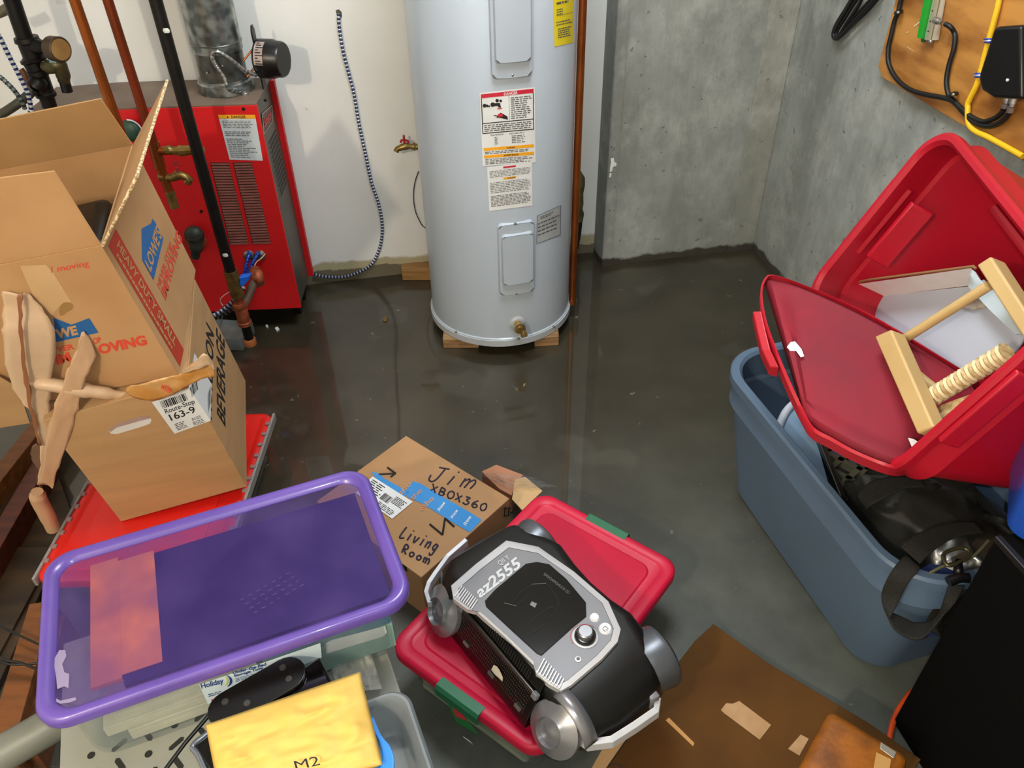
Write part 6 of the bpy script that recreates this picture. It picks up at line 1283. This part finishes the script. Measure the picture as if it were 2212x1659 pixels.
b = MB(); b.slab([pp(*p, .034) for p in ((1190, -40), (1258, -40), (1155, 425), (1105, 410))], EX * -.022); b.build('green_bar', mat('green_terminal', '#1c9a2c', .35), t, bevel=.001)
b = MB(); b.slab([pp(*p, .034) for p in ((1262, -40), (1285, -40), (1180, 440), (1160, 430))], EX * -.014); b.build('metal_strip', mat('pale_metal', '#c9ccb8', .3, .6), t)
for x, y in ((1148, 122), (1118, 246), (1178, 0)): b = MB(); b.rings(pp(x, y, .036), (pp(x - 25, y, .036) - pp(x, y, .036)), [(-.004, .0045), (.006, .0045)], 10); b.build('screw_head', steel, t)
for x, y in ((1100, 440), (1180, 460)): b = MB(); b.sphere(pp(x, y, .034), .007, 8); b.build('end_screw', steel if x > 1150 else mGreen, t, smooth=60)
for x, y in ((1200, 120), (1152, 345), (1175, 235)): b = MB(); b.sphere(pp(x, y, .058), .0025, 6); b.build('hole_dot', ink_blk, t)
cab = lambda pts, r_, lab, m=rubber, nm='black_cable', cat='cable', g=None: (lambda b: (b.tube([pp(x, y, q[0] if q else .034) for x, y, *q in pts], r_, 10, smooth=6), b.build(nm, m, None, label=lab, category=cat, smooth=60, group=g))[1])(MB())
cab([(870, -60), (835, 60), (820, 140), (780, 230), (740, 400), (712, 520), (708, 660), (740, 770), (810, 880), (900, 960), (1010, 1015), (1150, 1050), (1290, 1075), (1400, 1105), (1470, 1160), (1560, 1260), (1660, 1350), (1780, 1395), (1900, 1380), (1990, 1320), (2050, 1240), (2060, 1200)], .0066, 'black cable curving around the lower left corner of the plywood board')
cab([(1340, 265, .05), (1400, 300, .045), (1440, 360), (1450, 430), (1430, 560), (1390, 690), (1360, 830), (1355, 940), (1380, 1050), (1440, 1120), (1540, 1220), (1640, 1300), (1760, 1345), (1880, 1310), (1950, 1260), (1985, 1210)], .0064, 'black cable dropping from the green terminal bar to the connectors', g=None)
for A_, C2, lab in (((2000, 1200), (2040, 1050), 'left metal cable connector below the black power box'), ((2060, 1245), (2105, 1080), 'right metal cable connector below the black power box')):
    a_, c_ = pp(*A_, .036), pp(*C2, .036); b = MB(); L_ = (c_ - a_).length; b.rings(a_, c_ - a_, [(0, .0085), (L_ * .35, .0095), (L_ * .4, .007), (L_ * .6, .007), (L_ * .62, .0095), (L_, .009)], 12); b.build('cable_connector', steel, None, label=lab, category='connector', smooth=35, group='connectors under the power box')
b = MB(); b.rings(pp(1230, 220, .05), pp(1340, 265, .05) - pp(1230, 220, .05), [(0, .009), (.012, .009), (.013, .0065), (.030, .0065)], 12); b.build('cable_connector', steel, None, label='metal plug where the black cable meets the green terminal bar', category='connector', smooth=35)
for x, y, lab in ((825, 140, 'black cable clip near the top of the plywood left edge'), (1435, 1050, 'black cable clip where the two black cables meet')):
    t2 = thing('cable_clip', lab, 'clip', tuple(pp(x, y, .03))); b = MB(); b.tube([pp(x - 30, y + 5, .035), pp(x, y - 12, .045), pp(x + 30, y - 15, .030)], .006, 8, smooth=4); b.build('strap', black_pl, t2, smooth=60); b = MB(); b.sphere(pp(x - 5, y - 3, .050), .005, 8); b.build('nail', steel, t2, smooth=60)
yel = mat('yellow_cable', '#f0c020', .4)
cab([(1945, -60), (1920, 80), (1870, 270), (1820, 460), (1770, 640), (1720, 840), (1680, 960), (1620, 1080), (1590, 1150), (1590, 1200), (1590, 1300), (1610, 1390), (1690, 1460), (1800, 1510), (1950, 1590), (2200, 1730)], .0072, 'bright yellow cable hanging down the plywood board', yel, 'yellow_cable')
for x, y, lab in ((1818, 450, 'upper blue and white cable clip on the yellow cable'), (1713, 832, 'lower blue and white cable clip on the yellow cable')):
    t2 = thing('cable_clip', lab, 'clip', tuple(pp(x, y, .03)), group=None)
    for dy, m_ in ((-14, mat('clip_blue', '#2846b0', .4)), (0, paper), (14, mat('clip_blue', '#2846b0', .4))): b = MB(); b.tube([pp(x - 42, y + dy, .032), pp(x - 15, y + dy, .045), pp(x + 15, y + dy, .045), pp(x + 42, y + dy + 4, .032)], .003, 6, smooth=3); b.build('band', m_, t2, smooth=60)
t = thing('power_box', 'black power supply box mounted at the right side of the plywood', 'power supply', tuple(pp(2100, 1040, .03)))
b = MB(); b.slab([pp(*p, .026) for p in ((2105, 290), (2150, 275), (2420, 260), (2420, 1080), (2100, 1065), (1960, 980), (1930, 860), (1935, 800))], EX * -.055); b.build('case', black_pl, t, bevel=.008, smooth=35)
b = MB(); b.sphere(pp(2030, 885, .082), .004, 8); b.build('indicator', paper, t)
t = thing('cable_coil', 'coil of thin black cables hanging on the concrete wall left of the plywood', 'cable coil', tuple(pp(140, 430, .01)))
for k, pts in enumerate(([(330, -60), (250, 80), (150, 240), (105, 340), (100, 400), (130, 430), (190, 400), (330, 260), (480, 120), (640, -60)], [(370, -60), (280, 90), (180, 250), (120, 350), (110, 395), (140, 420), (200, 370), (330, 190), (440, 80), (560, -60)], [(400, -60), (320, 60), (220, 220), (150, 330), (135, 390), (150, 410), (190, 360), (260, 240), (370, 80), (440, -60)], [(350, -60), (270, 70), (160, 260), (110, 360), (115, 415), (150, 425), (230, 350), (340, 230), (470, 90), (600, -60)])):
    b = MB(); b.tube([pp(x, y, .012 + .006 * k) for x, y in pts], .0055, 8, smooth=6); b.build('cable_loop', rubber, t, smooth=60)
# ================================================================ litter on the wet floor
gr = on_z(0.0)
for pts, m_, lab in (([(826, 694), (832, 684), (838, 690), (834, 697)], brass, 'tiny tan chip on the wet floor left of the water heater'), ([(574, 706), (577, 703), (580, 706), (577, 709)], paper, 'smaller white chip on the wet floor in front of the boiler'), ([(594, 711), (600, 708), (604, 713), (598, 716)], paper, 'larger white chip on the wet floor in front of the boiler')):
    b = MB(); b.slab([gr(p) for p in pts], (0, 0, .006)); b.build('floor_chip', m_, None, label=lab, category='debris')
